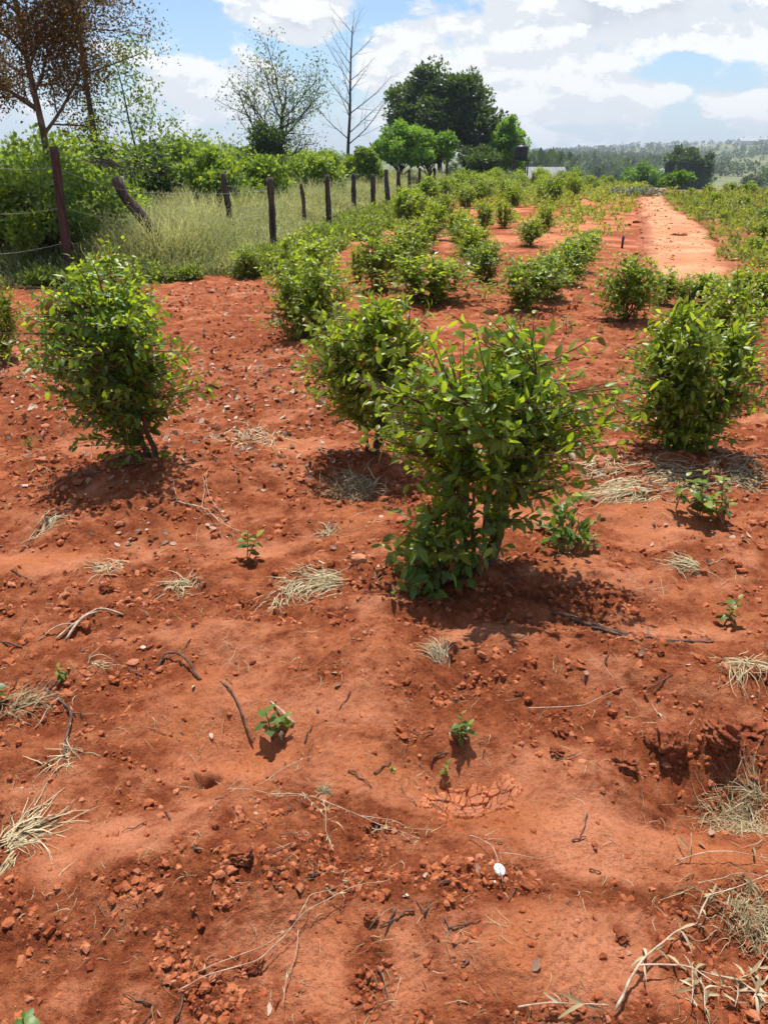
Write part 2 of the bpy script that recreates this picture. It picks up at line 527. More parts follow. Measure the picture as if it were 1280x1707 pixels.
def mat_soil(name, smooth=0.2, attr=None, bump=.006):
    m, t = new_mat(name)
    co = t.n('ShaderNodeTexCoord').outputs['Object']
    c, n2, n3, n4 = soil_nodes(t, co, smooth)
    if smooth > 1.2:
        wt = t.n('ShaderNodeAttribute', attribute_name='silt').outputs['Fac']
        c = t.mix(t.math('MULTIPLY', wt, .6), c, (.25, .105, .070))
    if attr:
        a = t.n('ShaderNodeAttribute', attribute_name=attr).outputs['Fac']
        c = t.mix(t.ss(a, .0, .15, .45, 0), c, (.15, .042, .022))
        c = t.mix(t.ss(a, .75, 1., 0, .6), c, (.52, .22, .12))
    hgt = t.math('ADD', t.math('MULTIPLY', n3, .6), t.math('MULTIPLY', n4, .4))
    b = t.n('ShaderNodeBump', {'Height': hgt, 'Strength': 1.0, 'Distance': bump})
    p = t.n('ShaderNodeBsdfPrincipled', {'Base Color': c, 'Roughness': .93, 'Specular IOR Level': .15, 'Normal': b.outputs[0]})
    t.n('ShaderNodeOutputMaterial', {0: p.outputs[0]})
    return m


M['ground'] = mat_ground()
M['clod'] = mat_soil('soil_clod', .42, 'tone')
M['mud'] = mat_soil('cracked_mud_soil', 1.3, None, .002)


def mat_path():
    m, t = new_mat('sandy_path')
    co = t.n('ShaderNodeTexCoord').outputs['Object']
    n1 = t.noise(co, .9, 6, .6); n2 = t.noise(co, 9, 6, .65); n3 = t.noise(co, 60, 4, .7)
    c = t.mix(t.ss(n1, .35, .65), (.43, .185, .085), (.54, .285, .155))
    ed = t.n('ShaderNodeAttribute', attribute_name='worn').outputs['Fac']
    c = t.mix(t.ss(t.math('ADD', ed, t.math('MULTIPLY', t.math('SUBTRACT', n2, .5), 1.8)), .85, .10), c, (.30, .098, .045))
    c = t.mix(t.math('MULTIPLY', t.ss(n2, .5, .66), .75), c, (.38, .15, .072))
    c = t.mix(t.math('MULTIPLY', t.ss(n3, .55, .75), .4), c, (.58, .35, .22))
    b = t.n('ShaderNodeBump', {'Height': n2, 'Strength': 1.0, 'Distance': .03})
    p = t.n('ShaderNodeBsdfPrincipled', {'Base Color': c, 'Roughness': .95, 'Specular IOR Level': .15, 'Normal': b.outputs[0]})
    t.n('ShaderNodeOutputMaterial', {0: p.outputs[0]})
    return m


M['path'] = mat_path()

# ================================================================== GROUND sheet (polar grid round the camera's foot)
rs = [0.35]
while rs[-1] < .8: rs.append(rs[-1] + .012)
while rs[-1] < 5: rs.append(rs[-1] * 1.0030)
while rs[-1] < 9: rs.append(rs[-1] * 1.0050)
while rs[-1] < 60: rs.append(rs[-1] * 1.010)
while rs[-1] < 4000: rs.append(rs[-1] * 1.02)
rs = np.array(rs)
th = list(np.arange(-46, 46.01, .20))
th += list(np.arange(50, 310, 4.0))
th = np.radians(np.array(th))
nr, nt = len(rs), len(th)
RR, TT = np.meshgrid(rs, th, indexing='ij')
X = RR * np.sin(TT); Y = RR * np.cos(TT)
X, Y = X.ravel(), Y.ravel()
Z = H(X, Y)


def green_mask(x, y):
    left = sstep(.15, -.55, x - fence_x(y) + .35 * pnoise(x / .8, y / .8, 91)) * sstep(8.0, 10.5, y + .0 * x)
    # right of the path and the weedy far rows
    xr = 3.9 + (y - 12) * .30
    right = sstep(.3, 1.6, x - xr + .9 * pnoise(x / 1.1, y / 1.1, 92)) * sstep(11.5, 14, y)
    farrow = sstep(26, 46, y) * .55
    return np.clip(np.maximum(np.maximum(left, right * .42), farrow), 0, 1)


rough_a = np.where(np.hypot(X, Y) < 16, roughmask(X, Y), sstep(-.2, .3, fbm(X / 1.5, Y / 1.5, 3, 22)))
F = []
ii = np.arange(nr - 1)[:, None]; jj = np.arange(nt)[None, :]
a0 = ii * nt + jj; a1 = ii * nt + (jj + 1) % nt; a2 = (ii + 1) * nt + (jj + 1) % nt; a3 = (ii + 1) * nt + jj
F = np.stack([a0, a3, a2, a1], -1).reshape(-1, 4)
# closing fan at the foot of the camera: a small inner disc of quads collapsed to the centre
c_idx = len(X)
V = np.stack([X, Y, Z], 1)
V = np.vstack([V, [[0, 0, Hs(0, 0, False)]]])
j = np.arange(nt)
Ftri = np.stack([j, (j + 1) % nt, np.full(nt, c_idx), np.full(nt, c_idx)], 1)
far_a = sstep(58, 85, np.hypot(X, Y) + 14 * sstep(9, 20, X))
ground = mesh_np('ground', V, np.vstack([F]), M['ground'], attrs={'rough': np.append(rough_a, .5), 'green': np.append(green_mask(X, Y), 0), 'far': np.append(far_a, 0)})
tag(ground, kind='structure')

# ------------------------------------------------------------------ path sheet
edges = [(480, 1075, 1240), (455, 1062, 1222), (440, 1064, 1212), (420, 1067, 1205), (400, 1067, 1195), (385, 1065, 1182), (370, 1062, 1160),
         (357, 1060, 1140), (345, 1058, 1124), (335, 1058, 1113), (326, 1062, 1108), (319, 1068, 1106), (314, 1080, 1112), (310, 1090, 1118)]
E = []
for (py, xl, xr) in edges:
    l = G0(xl, py); r_ = G0(xr, py)
    E.append((l[1], l[0], r_[0]))
E = np.array(E)
ys = []
yv = E[0, 0]
while yv < E[-1, 0]:
    ys.append(yv); yv *= 1.006
ys = np.array(ys)
XL = np.interp(ys, E[:, 0], E[:, 1]); XR = np.interp(ys, E[:, 0], E[:, 2])
nu = 70
uu = np.linspace(-.10, 1.10, nu)
PX = XL[:, None] + (XR - XL)[:, None] * uu[None]
PY = np.repeat(ys[:, None], nu, 1)
edge = np.minimum(uu, 1 - uu)[None] * (XR - XL)[:, None] + .34 * fbm(PX / .7, PY / 1.3, 5, 111)
endf = np.minimum(sstep(0, .8, PY - ys[0] + .4 * pnoise(PX / .4, PY / .4, 12)), 1)
prof = sstep(-.08, .14, edge) * endf
PZ = H(PX.ravel(), PY.ravel(), False).reshape(PX.shape) + .085 * prof - .030 + .022 * fbm(PX / .5, PY / .8, 4, 113) - .012 * np.exp(-((uu[None] - .45) / .22) ** 2)
I, J = np.meshgrid(np.arange(len(ys) - 1), np.arange(nu - 1), indexing='ij')
q = (I * nu + J).ravel()
pth = mesh_np('path', np.stack([PX.ravel(), PY.ravel(), PZ.ravel()], 1), np.stack([q, q + 1, q + nu + 1, q + nu], 1), M['path'], attrs={'worn': sstep(0, .45, edge).ravel()})
tag(pth, kind='structure')


def on_path(x, y, pad=0.0):
    l = np.interp(y, E[:, 0], E[:, 1]); r_ = np.interp(y, E[:, 0], E[:, 2])
    return (x > l - pad) & (x < r_ + pad) & (y > E[0, 0])


# ------------------------------------------------------------------ cracked mud sheet inside the hollow
cx, cy = G0(796, 1310)
gx = np.linspace(-.17, .17, 250); gy = np.linspace(-.12, .12, 180)
MX, MY = np.meshgrid(gx, gy, indexing='ij')
rng = np.random.default_rng(5)


def vor_edge(x, y, cell, seed, jit=.8):
    xi = x / cell; yi = y / cell
    ix = np.floor(xi); iy = np.floor(yi)
    d1 = np.full(x.shape, 9.0); d2 = np.full(x.shape, 9.0)
    for a in (-1, 0, 1):
        for b in (-1, 0, 1):
            h = _hash(ix + a, iy + b, seed) / 4294967296.0
            g = _hash(ix + a, iy + b, seed + 5) / 4294967296.0
            px_ = ix + a + .5 + (h - .5) * jit; py_ = iy + b + .5 + (g - .5) * jit
            d = np.hypot(xi - px_, yi - py_)
            m = d < d1
            d2 = np.where(m, d1, np.minimum(d2, d)); d1 = np.where(m, d, d1)
    return (d2 - d1) * cell


wxm = MX + .006 * pnoise(MX / .03, MY / .03, 7); wym = MY + .006 * pnoise(MX / .03, MY / .03, 8)
e1 = vor_edge(wxm * 1.0 + 3, wym + 3, .062, 3); e2 = vor_edge(wxm + 5, wym + 5, .026, 4)
groove = .080 * (1 - sstep(.0014, .0048, e1)) + .034 * (1 - sstep(.0004, .0020, e2))
rim = np.sqrt((MX / .155) ** 2 + (MY / .108) ** 2) + .30 * pnoise(MX / .06, MY / .06, 9) + .10 * pnoise(MX / .015, MY / .015, 10)
groove = groove * (1 - sstep(.68, 1.0, rim)) * (.7 + .9 * sstep(-.4, .5, pnoise(MX / .07, MY / .07, 19)))
MZ = H((MX + cx).ravel(), (MY + cy).ravel(), False).reshape(MX.shape) + .013 - .032 * sstep(.72, 1.08, rim) - groove + .003 * pnoise(MX / .05, MY / .05, 3)
I, J = np.meshgrid(np.arange(249), np.arange(179), indexing='ij')
q = (I * 180 + J).ravel()
mud = mesh_np('cracked_mud', np.stack([(MX + cx).ravel(), (MY + cy).ravel(), MZ.ravel()], 1), np.stack([q, q + 180, q + 181, q + 1], 1), M['mud'], attrs={'silt': (1 - sstep(.25, .9, rim + .25 * pnoise(MX / .03, MY / .03, 29))).ravel()})
tag(mud, kind='structure')

# ================================================================== soil clods (nobody could count them)
rng = np.random.default_rng(11)
t_ = (1 + 5 ** .5) / 2
ICO = np.array([[-1, t_, 0], [1, t_, 0], [-1, -t_, 0], [1, -t_, 0], [0, -1, t_], [0, 1, t_], [0, -1, -t_], [0, 1, -t_], [t_, 0, -1], [t_, 0, 1], [-t_, 0, -1], [-t_, 0, 1]]) / 1.9
ICF = np.array([[0, 11, 5], [0, 5, 1], [0, 1, 7], [0, 7, 10], [0, 10, 11], [1, 5, 9], [5, 11, 4], [11, 10, 2], [10, 7, 6], [7, 1, 8], [3, 9, 4], [3, 4, 2], [3, 2, 6], [3, 6, 8], [3, 8, 9],
                [4, 9, 5], [2, 4, 11], [6, 2, 10], [8, 6, 7], [9, 8, 1]])


def clods(N, r0, r1, smin, smax, power, seed, name, thr=.25):
    rng = np.random.default_rng(seed)
    r = r0 * np.exp(rng.random(N) * math.log(r1 / r0)); a = np.radians(rng.uniform(-46, 46, N))
    x = r * np.sin(a); y = r * np.cos(a)
    m = roughmask(x, y) * sstep(-.25, .3, fbm(x / .13, y / .13, 2, 77) + .1)
    keep = (rng.random(N) < sstep(thr, 1.0, m) + .05) & (x > fence_x(y) + .2) & ~on_path(x, y)
    x, y = x[keep], y[keep]; n = len(x)
    s = smin * (smax / smin) ** (rng.random(n) ** power)
    s *= np.clip(np.hypot(x, y) / 2.0, .8, 2.2)
    z = H(x, y)
    jit = 1 + .32 * rng.normal(size=(n, 12, 1)).clip(-1.2, 1.2)
    V = ICO[None] * jit * (s[:, None, None]) * (np.array([1, 1, .7]) * rng.uniform(.7, 1.3, (n, 1, 3)))
    ang = rng.random(n) * 6.28
    c, s_ = np.cos(ang)[:, None], np.sin(ang)[:, None]
    V = np.stack([V[:, :, 0] * c - V[:, :, 1] * s_, V[:, :, 0] * s_ + V[:, :, 1] * c, V[:, :, 2]], -1)
    V = V + np.stack([x, y, z + s * .02], -1)[:, None, :]
    F = (ICF[None] + (np.arange(n) * 12)[:, None, None]).reshape(-1, 3)
    o = mesh_np(name, V.reshape(-1, 3), F, M['clod'], attrs={'tone': np.repeat(rng.random(n), 12)}, smooth=False)
    tag(o, 'loose crumbs and clods of red soil over the tilled ground', 'soil clods', kind='stuff')
    return n


def path_gravel():
    rng = np.random.default_rng(71)
    n = 1500
    y = 12 * np.exp(rng.random(n) * math.log(45 / 12)); u = rng.random(n); u = np.where(rng.random(n) < .5, u ** 1.5 * .4 * np.where(rng.random(n) < .5, 1, -1), u)
    u = np.where(u < 0, 1 + u, u)
    x = np.interp(y, E[:, 0], E[:, 1]) * (1 - u) + np.interp(y, E[:, 0], E[:, 2]) * u
    s = .007 * (5 ** (rng.random(n) ** 3.2)) * (.6 + y / 25)
    z = H(x, y, False) + .045
    V = ICO[None] * (1 + .3 * rng.normal(size=(n, 12, 1)).clip(-1.2, 1.2)) * s[:, None, None] * np.array([1, 1, .6])
    V = V + np.stack([x, y, z], -1)[:, None, :]
    F = (ICF[None] + (np.arange(n) * 12)[:, None, None]).reshape(-1, 3)
    tag(mesh_np('path_gravel', V.reshape(-1, 3), F, M['clod'], attrs={'tone': np.repeat(rng.random(n), 12)}, smooth=False), 'loose stones and soil crumbs on the dirt path', 'gravel', kind='stuff')


path_gravel()
clods(165000, .7, 13, .0016, .015, 3.0, 31, 'soil_clods', .18)


# bigger single clods and stones the photo shows
def stone(name, p, sx, sy, sz, mat, seed, label, cat, rz=0, lumps=.2, parent_group=None, cut=False):
    rng = random.Random(seed)
    import bmesh
    bm = bmesh.new()
    bmesh.ops.create_icosphere(bm, subdivisions=5, radius=1)
    off = rng.random() * 50
    for v in bm.verts:
        d = v.co.normalized()
        a = np.array([d.x * 1.9 + off]); b = np.array([d.y * 1.9 + d.z * 2.3 + off])
        k = 1 + lumps * float(fbm(a, b, 5, seed, .62)[0]) * 2
        if cut:  # blocky: push towards a box
            mx = max(abs(d.x), abs(d.y), abs(d.z)); k *= .80 / mx * .6 + .45
        v.co = Vector((d.x * sx * k, d.y * sy * k, d.z * sz * k))
    me = bpy.data.meshes.new(name); bm.to_mesh(me); bm.free()
    me.polygons.foreach_set('use_smooth', np.full(len(me.polygons), True, bool))
    me.materials.append(mat)
    o = bpy.data.objects.new(name, me); COL.objects.link(o)
    o.location = (p.x, p.y, p.z + sz * .35); o.rotation_euler = (rng.uniform(-.15, .15), rng.uniform(-.15, .15), rz)
    tag(o, label, cat, parent_group)
    return o


stone('stone', P(598, 938), .038, .026, .026, M['brick'], 3, 'orange brown block-shaped stone lying left of the front shrub', 'stone', .1, .12, None, True)
stone('shell', P(832, 1452), .013, .018, .009, M['white_stone'], 9, 'small white shell-like pebble on bare soil near the bottom', 'shell', .3, .05)
stone('stone_chip', P(824, 1466), .004, .005, .003, M['white_stone'], 12, 'tiny white chip just below the white pebble', 'chip', .3, .15)
CG = 'large single clods of red soil'
for i, (px, py, s, lab) in enumerate([
    (405, 1436, .026, 'flat-topped red clod casting a dark shadow above the bottom-left mound'),
    (425, 1610, .018, 'round red clod beside the yellow runner stem near the bottom edge'),
    (626, 1372, .016, 'red clod sitting among dry runner stems below the cracked mud'),
    (935, 1222, .022, 'rounded red clod on the rough bank right of the leafy seedling'),
    (928, 1256, .020, 'red clod just below another on the rough bank'),
    (865, 1156, .014, 'red clod at the upper part of the rough bank'),
    (178, 985, .030, 'large rounded red clod left of the dry grass tufts'),
    (185, 1008, .020, 'smaller rounded clod right below the large rounded clod at left'),
    (1230, 945, .018, 'dark clod at the right edge near the flattened straw'),
    (1095, 1090, .018, 'red clod under the long dark fallen branch'),
    (620, 1530, .016, 'red clod in the loose crumbs at bottom centre'),
    (1035, 1560, .016, 'red clod with a companion at lower right slope'),
    (1110, 1240, .045, 'big crumbly red clod on top of the hollow at right'),
    (1190, 1262, .050, 'largest crumbly red clod in the hollow at right'),
    (1040, 1275, .032, 'crumbly red clod at the left end of the hollow'),
    (1255, 1225, .040, 'crumbly red clod at the right edge above the hollow')]):
    stone('soil_clod', P(px, py), s * 1.1, s * .85, s * .72, M['clod'], 40 + i, lab, 'clod', i * 1.3, .5, CG)

# ================================================================== shrub generator
def make_shrub(h, wd, seed, nstem=6, ntwig=230, per=9, leaf=.055, tm='full', name='shrub', open_base=.22, stems=True, mat='shrub', bias=(0, 0), zlo=None, lumpy=.5, zhi=1.0):
    rng = np.random.default_rng(seed)
    root = bpy.data.objects.new(name, None); COL.objects.link(root)
    tb = Tubes()
    stem_pts = []
    for i in range(nstem):
        a = rng.uniform(0, 6.283); rad = rng.uniform(.15, .95) * wd * .34
        top = np.array([math.cos(a) * rad + bias[0], math.sin(a) * rad + bias[1], h * rng.uniform(.62, .88)])
        b = np.array([math.cos(a) * .03 * wd, math.sin(a) * .03 * wd, -.03])
        mid = (b + top) / 2 + np.array([math.cos(a), math.sin(a), 0]) * rng.uniform(-.04, .10) * wd
        pts = []
        for k in range(9):
            t = k / 8
            p = (1 - t) ** 2 * b + 2 * t * (1 - t) * mid + t * t * top
            p[:2] += rng.normal(size=2) * .006
            pts.append(p)
        stem_pts.append(np.array(pts))
        r0 = (.011 if i else .017) * (h ** .6)
        tb.add(pts, [r0 * (1 - .75 * k / 8) for k in range(9)], 6)
    SP = np.concatenate(stem_pts)
    LP, LD, LU, LS, LTn, LC = [], [], [], [], [], []
    off = rng.random() * 100
    zl = zlo if zlo is not None else .04 * h
    cz = zl + (h - zl) * .50
    made = 0; tries = 0
    while made < ntwig and tries < ntwig * 8:
        tries += 1
        v = rng.normal(size=3); v /= np.linalg.norm(v)
        rr = rng.random() ** .42
        if rng.random() < .07: rr = rng.uniform(1.02, 1.22)
        az = math.atan2(v[1], v[0])
        lump = 1 + lumpy * float(fbm(np.array([math.cos(az) * 1.3 + off]), np.array([math.sin(az) * 1.3 + v[2] * 1.5 + off]), 3, 3)[0]) * 1.8
        vr = (h - cz) * .98
        tip = np.array([v[0] * wd * .5 * rr * lump + bias[0], v[1] * wd * .5 * rr * lump + bias[1], cz + v[2] * vr * rr * (1 + (lump - 1) * .5)])
        if v[2] < -.2 and rr > .4 and rng.random() < open_base * .4: continue
        tip[2] = max(tip[2], .05)
        # nearest lower stem point
        d = np.linalg.norm(SP - tip, axis=1) + np.where(SP[:, 2] > tip[2] - .03 * h, .5 * h, 0)
        b = SP[np.argmin(d)]
        L = np.linalg.norm(tip - b)
        if L < .03: continue
        out = tip - np.array([bias[0], bias[1], tip[2] - .15]); out[2] = .2; out /= np.linalg.norm(out) + 1e-6
        mid = (b + tip) / 2 + out * .12 * L - np.array([0, 0, .05 * L])
        pts = [(1 - t) ** 2 * b + 2 * t * (1 - t) * mid + t * t * tip for t in (0, .25, .5, .75, 1.0)]
        if stems:
            r0 = .0035 * (h ** .5)
            tb.add(pts, [r0, r0 * .85, r0 * .7, r0 * .5, r0 * .25], 4, False)
        made += 1
        n = int(per * rng.uniform(.6, 1.3))
        seg = min(.30 / max(L, .3), 1) if L > .3 else 1.0
        hfrac = (tip[2]) / h
        for k in range(n):
            t = 1 - seg * (k + rng.random() * .5) / n
            t = max(t, .05)
            p = (1 - t) ** 2 * b + 2 * t * (1 - t) * mid + t * t * tip
            ax = 2 * (1 - t) * (mid - b) + 2 * t * (tip - mid); ax /= np.linalg.norm(ax) + 1e-6
            sd_ = rng.normal(size=3); sd_ -= ax * sd_.dot(ax); sd_ /= np.linalg.norm(sd_)
            dd = ax * rng.uniform(.25, .9) + sd_ * rng.uniform(.5, 1.0) + np.array([0, 0, rng.uniform(-.55, .25)])
            LP.append(p); LD.append(dd)
            uu_ = np.array([0, 0, 1.0]) + rng.normal(size=3) * .5
            LU.append(uu_ + np.array([0, -.25, 0]))
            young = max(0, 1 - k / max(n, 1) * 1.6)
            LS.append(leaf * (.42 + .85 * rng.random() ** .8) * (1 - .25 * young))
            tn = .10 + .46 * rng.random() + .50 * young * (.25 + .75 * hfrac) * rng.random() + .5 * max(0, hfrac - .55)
            if rng.random() < .018: tn = 1.2
            LTn.append(tn); LC.append(rng.uniform(.0, .35))
    V, F, T = leaves(LP, LD, LU, LS, LTn, tm, np.array(LC), .92)
    tb.build('stem', M['stem'], root)
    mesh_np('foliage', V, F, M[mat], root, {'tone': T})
    return root


def dup(root, name=None):
    r = root.copy(); COL.objects.link(r)
    for ch in root.children:
        c = ch.copy(); COL.objects.link(c); c.parent = r
    return r


def place(o, p, rz=0, sc=(1, 1, 1), label=None, cat='shrub', group=None):
    o.location = (p.x, p.y, p.z - .01); o.rotation_euler = (0, 0, rz); o.scale = sc
    tag(o, label, cat, group)
    return o


# ---- the near shrubs, each grown on its own
GN = 'shrubs planted across the near field'
place(make_shrub(1.04, .94, 101, 8, 640, 9, .062, open_base=.4, bias=(.03, .04), zlo=.24), P(800, 945), 0, (.98, .68, 1), label='large front shrub with bare reddish stems showing under its crown', group=GN)
place(make_shrub(.36, .54, 102, 5, 90, 8, .070, name='low_shrub', open_base=.1, mat='sprout', bias=(-.05, 0)), P(748, 968), 0, label='low dark leafy regrowth hugging the foot of the large front shrub', cat='low shrub', group=GN)
place(make_shrub(.24, .36, 103, 4, 28, 7, .062, name='low_shrub', open_base=.3, mat='sprout'), P(945, 905), 0, label='small sprawling green regrowth right of the large front shrub', cat='low shrub', group=GN)
place(make_shrub(1.10, .96, 104, 6, 800, 9, .062, open_base=.3, bias=(-.17, 0), zlo=.08), P(258, 762), 0, (1, .75, 1), label='tall round shrub at left with one thick bare trunk', group=GN)
place(make_shrub(1.12, .70, 105, 5, 280, 8, .062, open_base=0), P(222, 640), 0, label='shrub showing its bright top just behind the tall left shrub', group=GN)
place(make_shrub(.95, .84, 106, 6, 520, 9, .061, open_base=.3, zlo=.16), P(618, 755), 0, (1.05, .8, 1), label='shrub with thin bare stems half hidden behind the large front shrub', group=GN)
place(make_shrub(.93, .84, 107, 7, 880, 9, .060, open_base=.05, bias=(-.04, 0)), P(1136, 752), 0, (.96, .8, 1), label='dense round shrub at right above the straw heap', group=GN)
place(make_shrub(.80, .60, 108, 5, 260, 8, .06, open_base=0), P(1205, 620), 0, label='shrub peeking out behind the dense round right shrub', group=GN)
place(make_shrub(.82, .98, 109, 6, 560, 9, .06, open_base=.0), P(518, 565), 0, label='dense shrub with dark skirts at the left edge of the planted rows', group=GN)
place(make_shrub(.75, .62, 110, 5, 220, 8, .06), P(-38, 640), 0, label='shrub reaching in at the left edge beside the tall left shrub', group=GN)

# ---- variants for the rows
VAR = []


def variant(k):
    while len(VAR) <= k:
        i = len(VAR)
        VAR.append([None, i])
    if VAR[k][0] is None:
        o = make_shrub(.78, [.70, .76, .66, .74][k], 200 + k, 6, 340, 8, .064, 'lo', open_base=.0)
        VAR[k][0] = o
        return o
    return dup(VAR[k][0])


def row_shrub(px, py, hw, top, label, k, group, cat='shrub'):
    """px, py: foot in the photo; hw: half width px; top: top row px"""
    p = P(px, py)
    D = p.y
    hh = top_h(top, D, px) - p.z
    wm = 2 * hw / FPX * (D * .902 + .69)
    o = variant(k)
    return place(o, p, (px * 7 + py) % 6.28, (wm / .62, wm / .62, hh / .76), label, cat, group)


GR = 'shrubs in the planted rows'
rows = [
    (522, 520, 58, 383, 'shrub top showing just behind the dense shrub at the rows left edge'),
    (715, 500, 70, 418, 'broad low shrub directly above the second near shrub'),
    (635, 480, 44, 388, 'rounded shrub at the near end of the row along the fence'),
    (664, 458, 38, 378, 'second shrub of the row along the fence, touching the first'),
    (688, 442, 34, 366, 'third shrub of the row along the fence'),
    (706, 420, 29, 350, 'fourth shrub of the row along the fence'),
    (722, 400, 25, 334, 'fifth shrub of the row along the fence'),
    (738, 380, 20, 320, 'sixth shrub of the row along the fence, beside a patch of red soil'),
    (598, 470, 16, 405, 'small bush wedged at the start of the fence-side row'),
    (806, 468, 34, 395, 'dark based shrub at the near end of the second row'),
    (786, 448, 33, 372, 'second shrub of the second row, behind the dark based one'),
    (772, 425, 27, 360, 'third shrub of the second row'),
    (762, 402, 21, 348, 'last small shrub of the second row before open soil'),
    (875, 514, 50, 424, 'wide shrub in front of the third row with bare soil before it'),
    (916, 496, 40, 418, 'shrub tucked behind the wide third row shrub on its right'),
    (942, 476, 36, 398, 'third shrub of the third row, leaning toward the path'),
    (960, 455, 34, 388, 'fourth shrub of the third row'),
    (972, 430, 27, 382, 'fifth shrub of the third row'),
    (986, 414, 18, 380, 'small last shrub of the third row'),
    (880, 410, 25, 361, 'round isolated shrub in the middle distance between soil strips'),
    (908, 387, 15, 338, 'narrow upright shrub behind the round isolated one'),
    (838, 380, 16, 330, 'small upright shrub left of the narrow one'),
    (806, 382, 16, 336, 'small upright shrub nearest the fence rows beyond the second row'),
    (1040, 532, 50, 418, 'tall dense shrub standing just left of the path'),
    (1104, 508, 28, 446, 'small rusty tinged shrub right of the tall one by the path'),
    (1140, 512, 22, 458, 'small shrub between the rusty tinged one and the spreading one'),
    (1172, 515, 38, 450, 'spreading shrub across the near end of the path'),
    (1205, 525, 38, 462, 'shrub directly above the dense round right shrub'),
    (1238, 505, 36, 440, 'bushy shrub second from the right edge across the path'),
    (1278, 522, 38, 438, 'dense shrub cut by the right edge across the path'),
]
for i, (px, py, hw, top, lab) in enumerate(rows):
    row_shrub(px, py, hw, top, lab, i % 4, GR)
o = row_shrub(15, 600, 30, 455, 'leafy shrub cut by the left edge in front of the dark hedge', 1, GR)
o = row_shrub(415, 462, 26, 408, 'low weed bush at the foot of the fence in the grass', 2, 'bushes at the fence foot', 'bush')
o = row_shrub(568, 392, 12, 375, 'small dark bush at the fence foot near the row start', 3, 'bushes at the fence foot', 'bush')

# ---- far rows, dense: shared label, told apart by nothing
rng = np.random.default_rng(77)
GF = 'shrubs of the dense far rows'
cnt = 0
ROWN = ['the row nearest the fence', 'the second row from the fence', 'the third row from the fence', 'the fourth row from the fence', 'the fifth row from the fence',
        'the sixth row from the fence', 'the seventh row from the fence', 'the eighth row from the fence', 'the ninth row from the fence']
for rowi in range(9):
    # rows parallel to the fence, 1.5 m apart
    y = (21.5 if rowi == 0 else 27.0) + rowi * .7
    while y < 58:
        x = fence_x(y) + 1.7 + rowi * 1.40 + rng.normal() * .18
        yy = y + rng.normal() * .25
        y += 1.35 + .016 * (y - 27) * 3
        lim = np.interp(yy, E[:, 0], E[:, 1])
        if x > lim - 2.0: continue
        if rowi > 3 and yy < 33 + (rowi - 3) * 1.8: continue
        if rng.random() < .10: continue
        o = variant(int(rng.integers(4)))
        s = rng.uniform(.95, 1.4)
        if rowi > 4: s *= .75
        place(o, Vector((x, yy, Hs(x, yy))), rng.random() * 6.28, (s * 1.1, s * 1.1, s * rng.uniform(.85, 1.15)), 'small leafy shrub in the far part of ' + ROWN[rowi], 'shrub', GF + ', ' + ROWN[rowi])
        cnt += 1
print('far row shrubs', cnt)

# small sprouts between rows (individual weeds) - yellowish
PL = []


def sprout_variant(k):
    while len(PL) <= k: PL.append(None)
    if PL[k] is None:
        o = make_shrub(.28, .34, 300 + k, 4, 16, 6, .055, 'lo', name='sprout', open_base=.1, mat='weed')
        PL[k] = o
        return o
    return dup(PL[k])


for i, (px, py, sc, lab) in enumerate([
    (943, 558, .85, 'yellow green sprout on bare soil between the rows'),
    (1010, 535, .8, 'low sprout at the left foot of the tall shrub by the path'),
    (870, 545, .7, 'faint sprout on soil in front of the wide third row shrub'),
    (995, 560, .4, 'tiny sprout right of the yellow green sprout'),
    (935, 610, .45, 'thin reddish sprout above the large front shrub crown'),
    (810, 500, .8, 'yellowish sprout at the near end of the third row'),
    (960, 505, .5, 'pale sprout on soil below the third row'),
    (1020, 665, .4, 'pale sprout left of the dense round right shrub'),
    (1035, 620, .4, 'yellowish sprout touching the left side of the dense right shrub'),
    (50, 745, .4, 'tiny seedling left of the tall left shrub'),
    (905, 330 + 100, .9, 'weedy sprout on the slope between second and third row'),
    (850, 440, .8, 'weedy sprout left of the third row')]):
    o = sprout_variant(i % 3)
    place(o, P(px, py), i * 1.9, (sc,) * 3, lab, 'sprout', 'sprouts between the rows')

# ---- weeds over the far part of the field and right of the path (uncountable)
def weedmass(name, XY, hmin, hmax, leafs, per, seed, mat, label, cat, tone=(0, 1), tm='xs'):
    rng = np.random.default_rng(seed)
    n = len(XY)
    zz_ = H(XY[:, 0], XY[:, 1])
    hh = rng.uniform(hmin, hmax, n) * (.6 + .8 * sstep(-.4, .4, fbm(XY[:, 0] / 1.6, XY[:, 1] / 1.6, 2, seed)))
    k = per
    idx = np.repeat(np.arange(n), k)
    d = rdir(rng, n * k, .6)
    rr = rng.random(n * k) ** .4
    pos = np.stack([XY[idx, 0] + d[:, 0] * rr * hh[idx] * .7, XY[idx, 1] + d[:, 1] * rr * hh[idx] * .7, zz_[idx] + np.abs(d[:, 2]) * rr * hh[idx]], 1)
    dd = d + rng.normal(size=d.shape) * .5
    up = np.array([0, 0, 1]) + rng.normal(size=d.shape) * .5
    base = rng.random(n)[idx] * .5
    T = tone[0] + (tone[1] - tone[0]) * np.clip(base + .5 * rng.random(n * k) + .25 * rr * d[:, 2], 0, 1)
    V, F, T = leaves(pos, dd, up, leafs * rng.uniform(.6, 1.3, n * k) * np.clip(.6 + np.hypot(pos[:, 0], pos[:, 1]) / 40, .8, 1.8), T, tm)
    return tag(mesh_np(name, V, F, M[mat], attrs={'tone': T}), label, cat, kind='stuff')


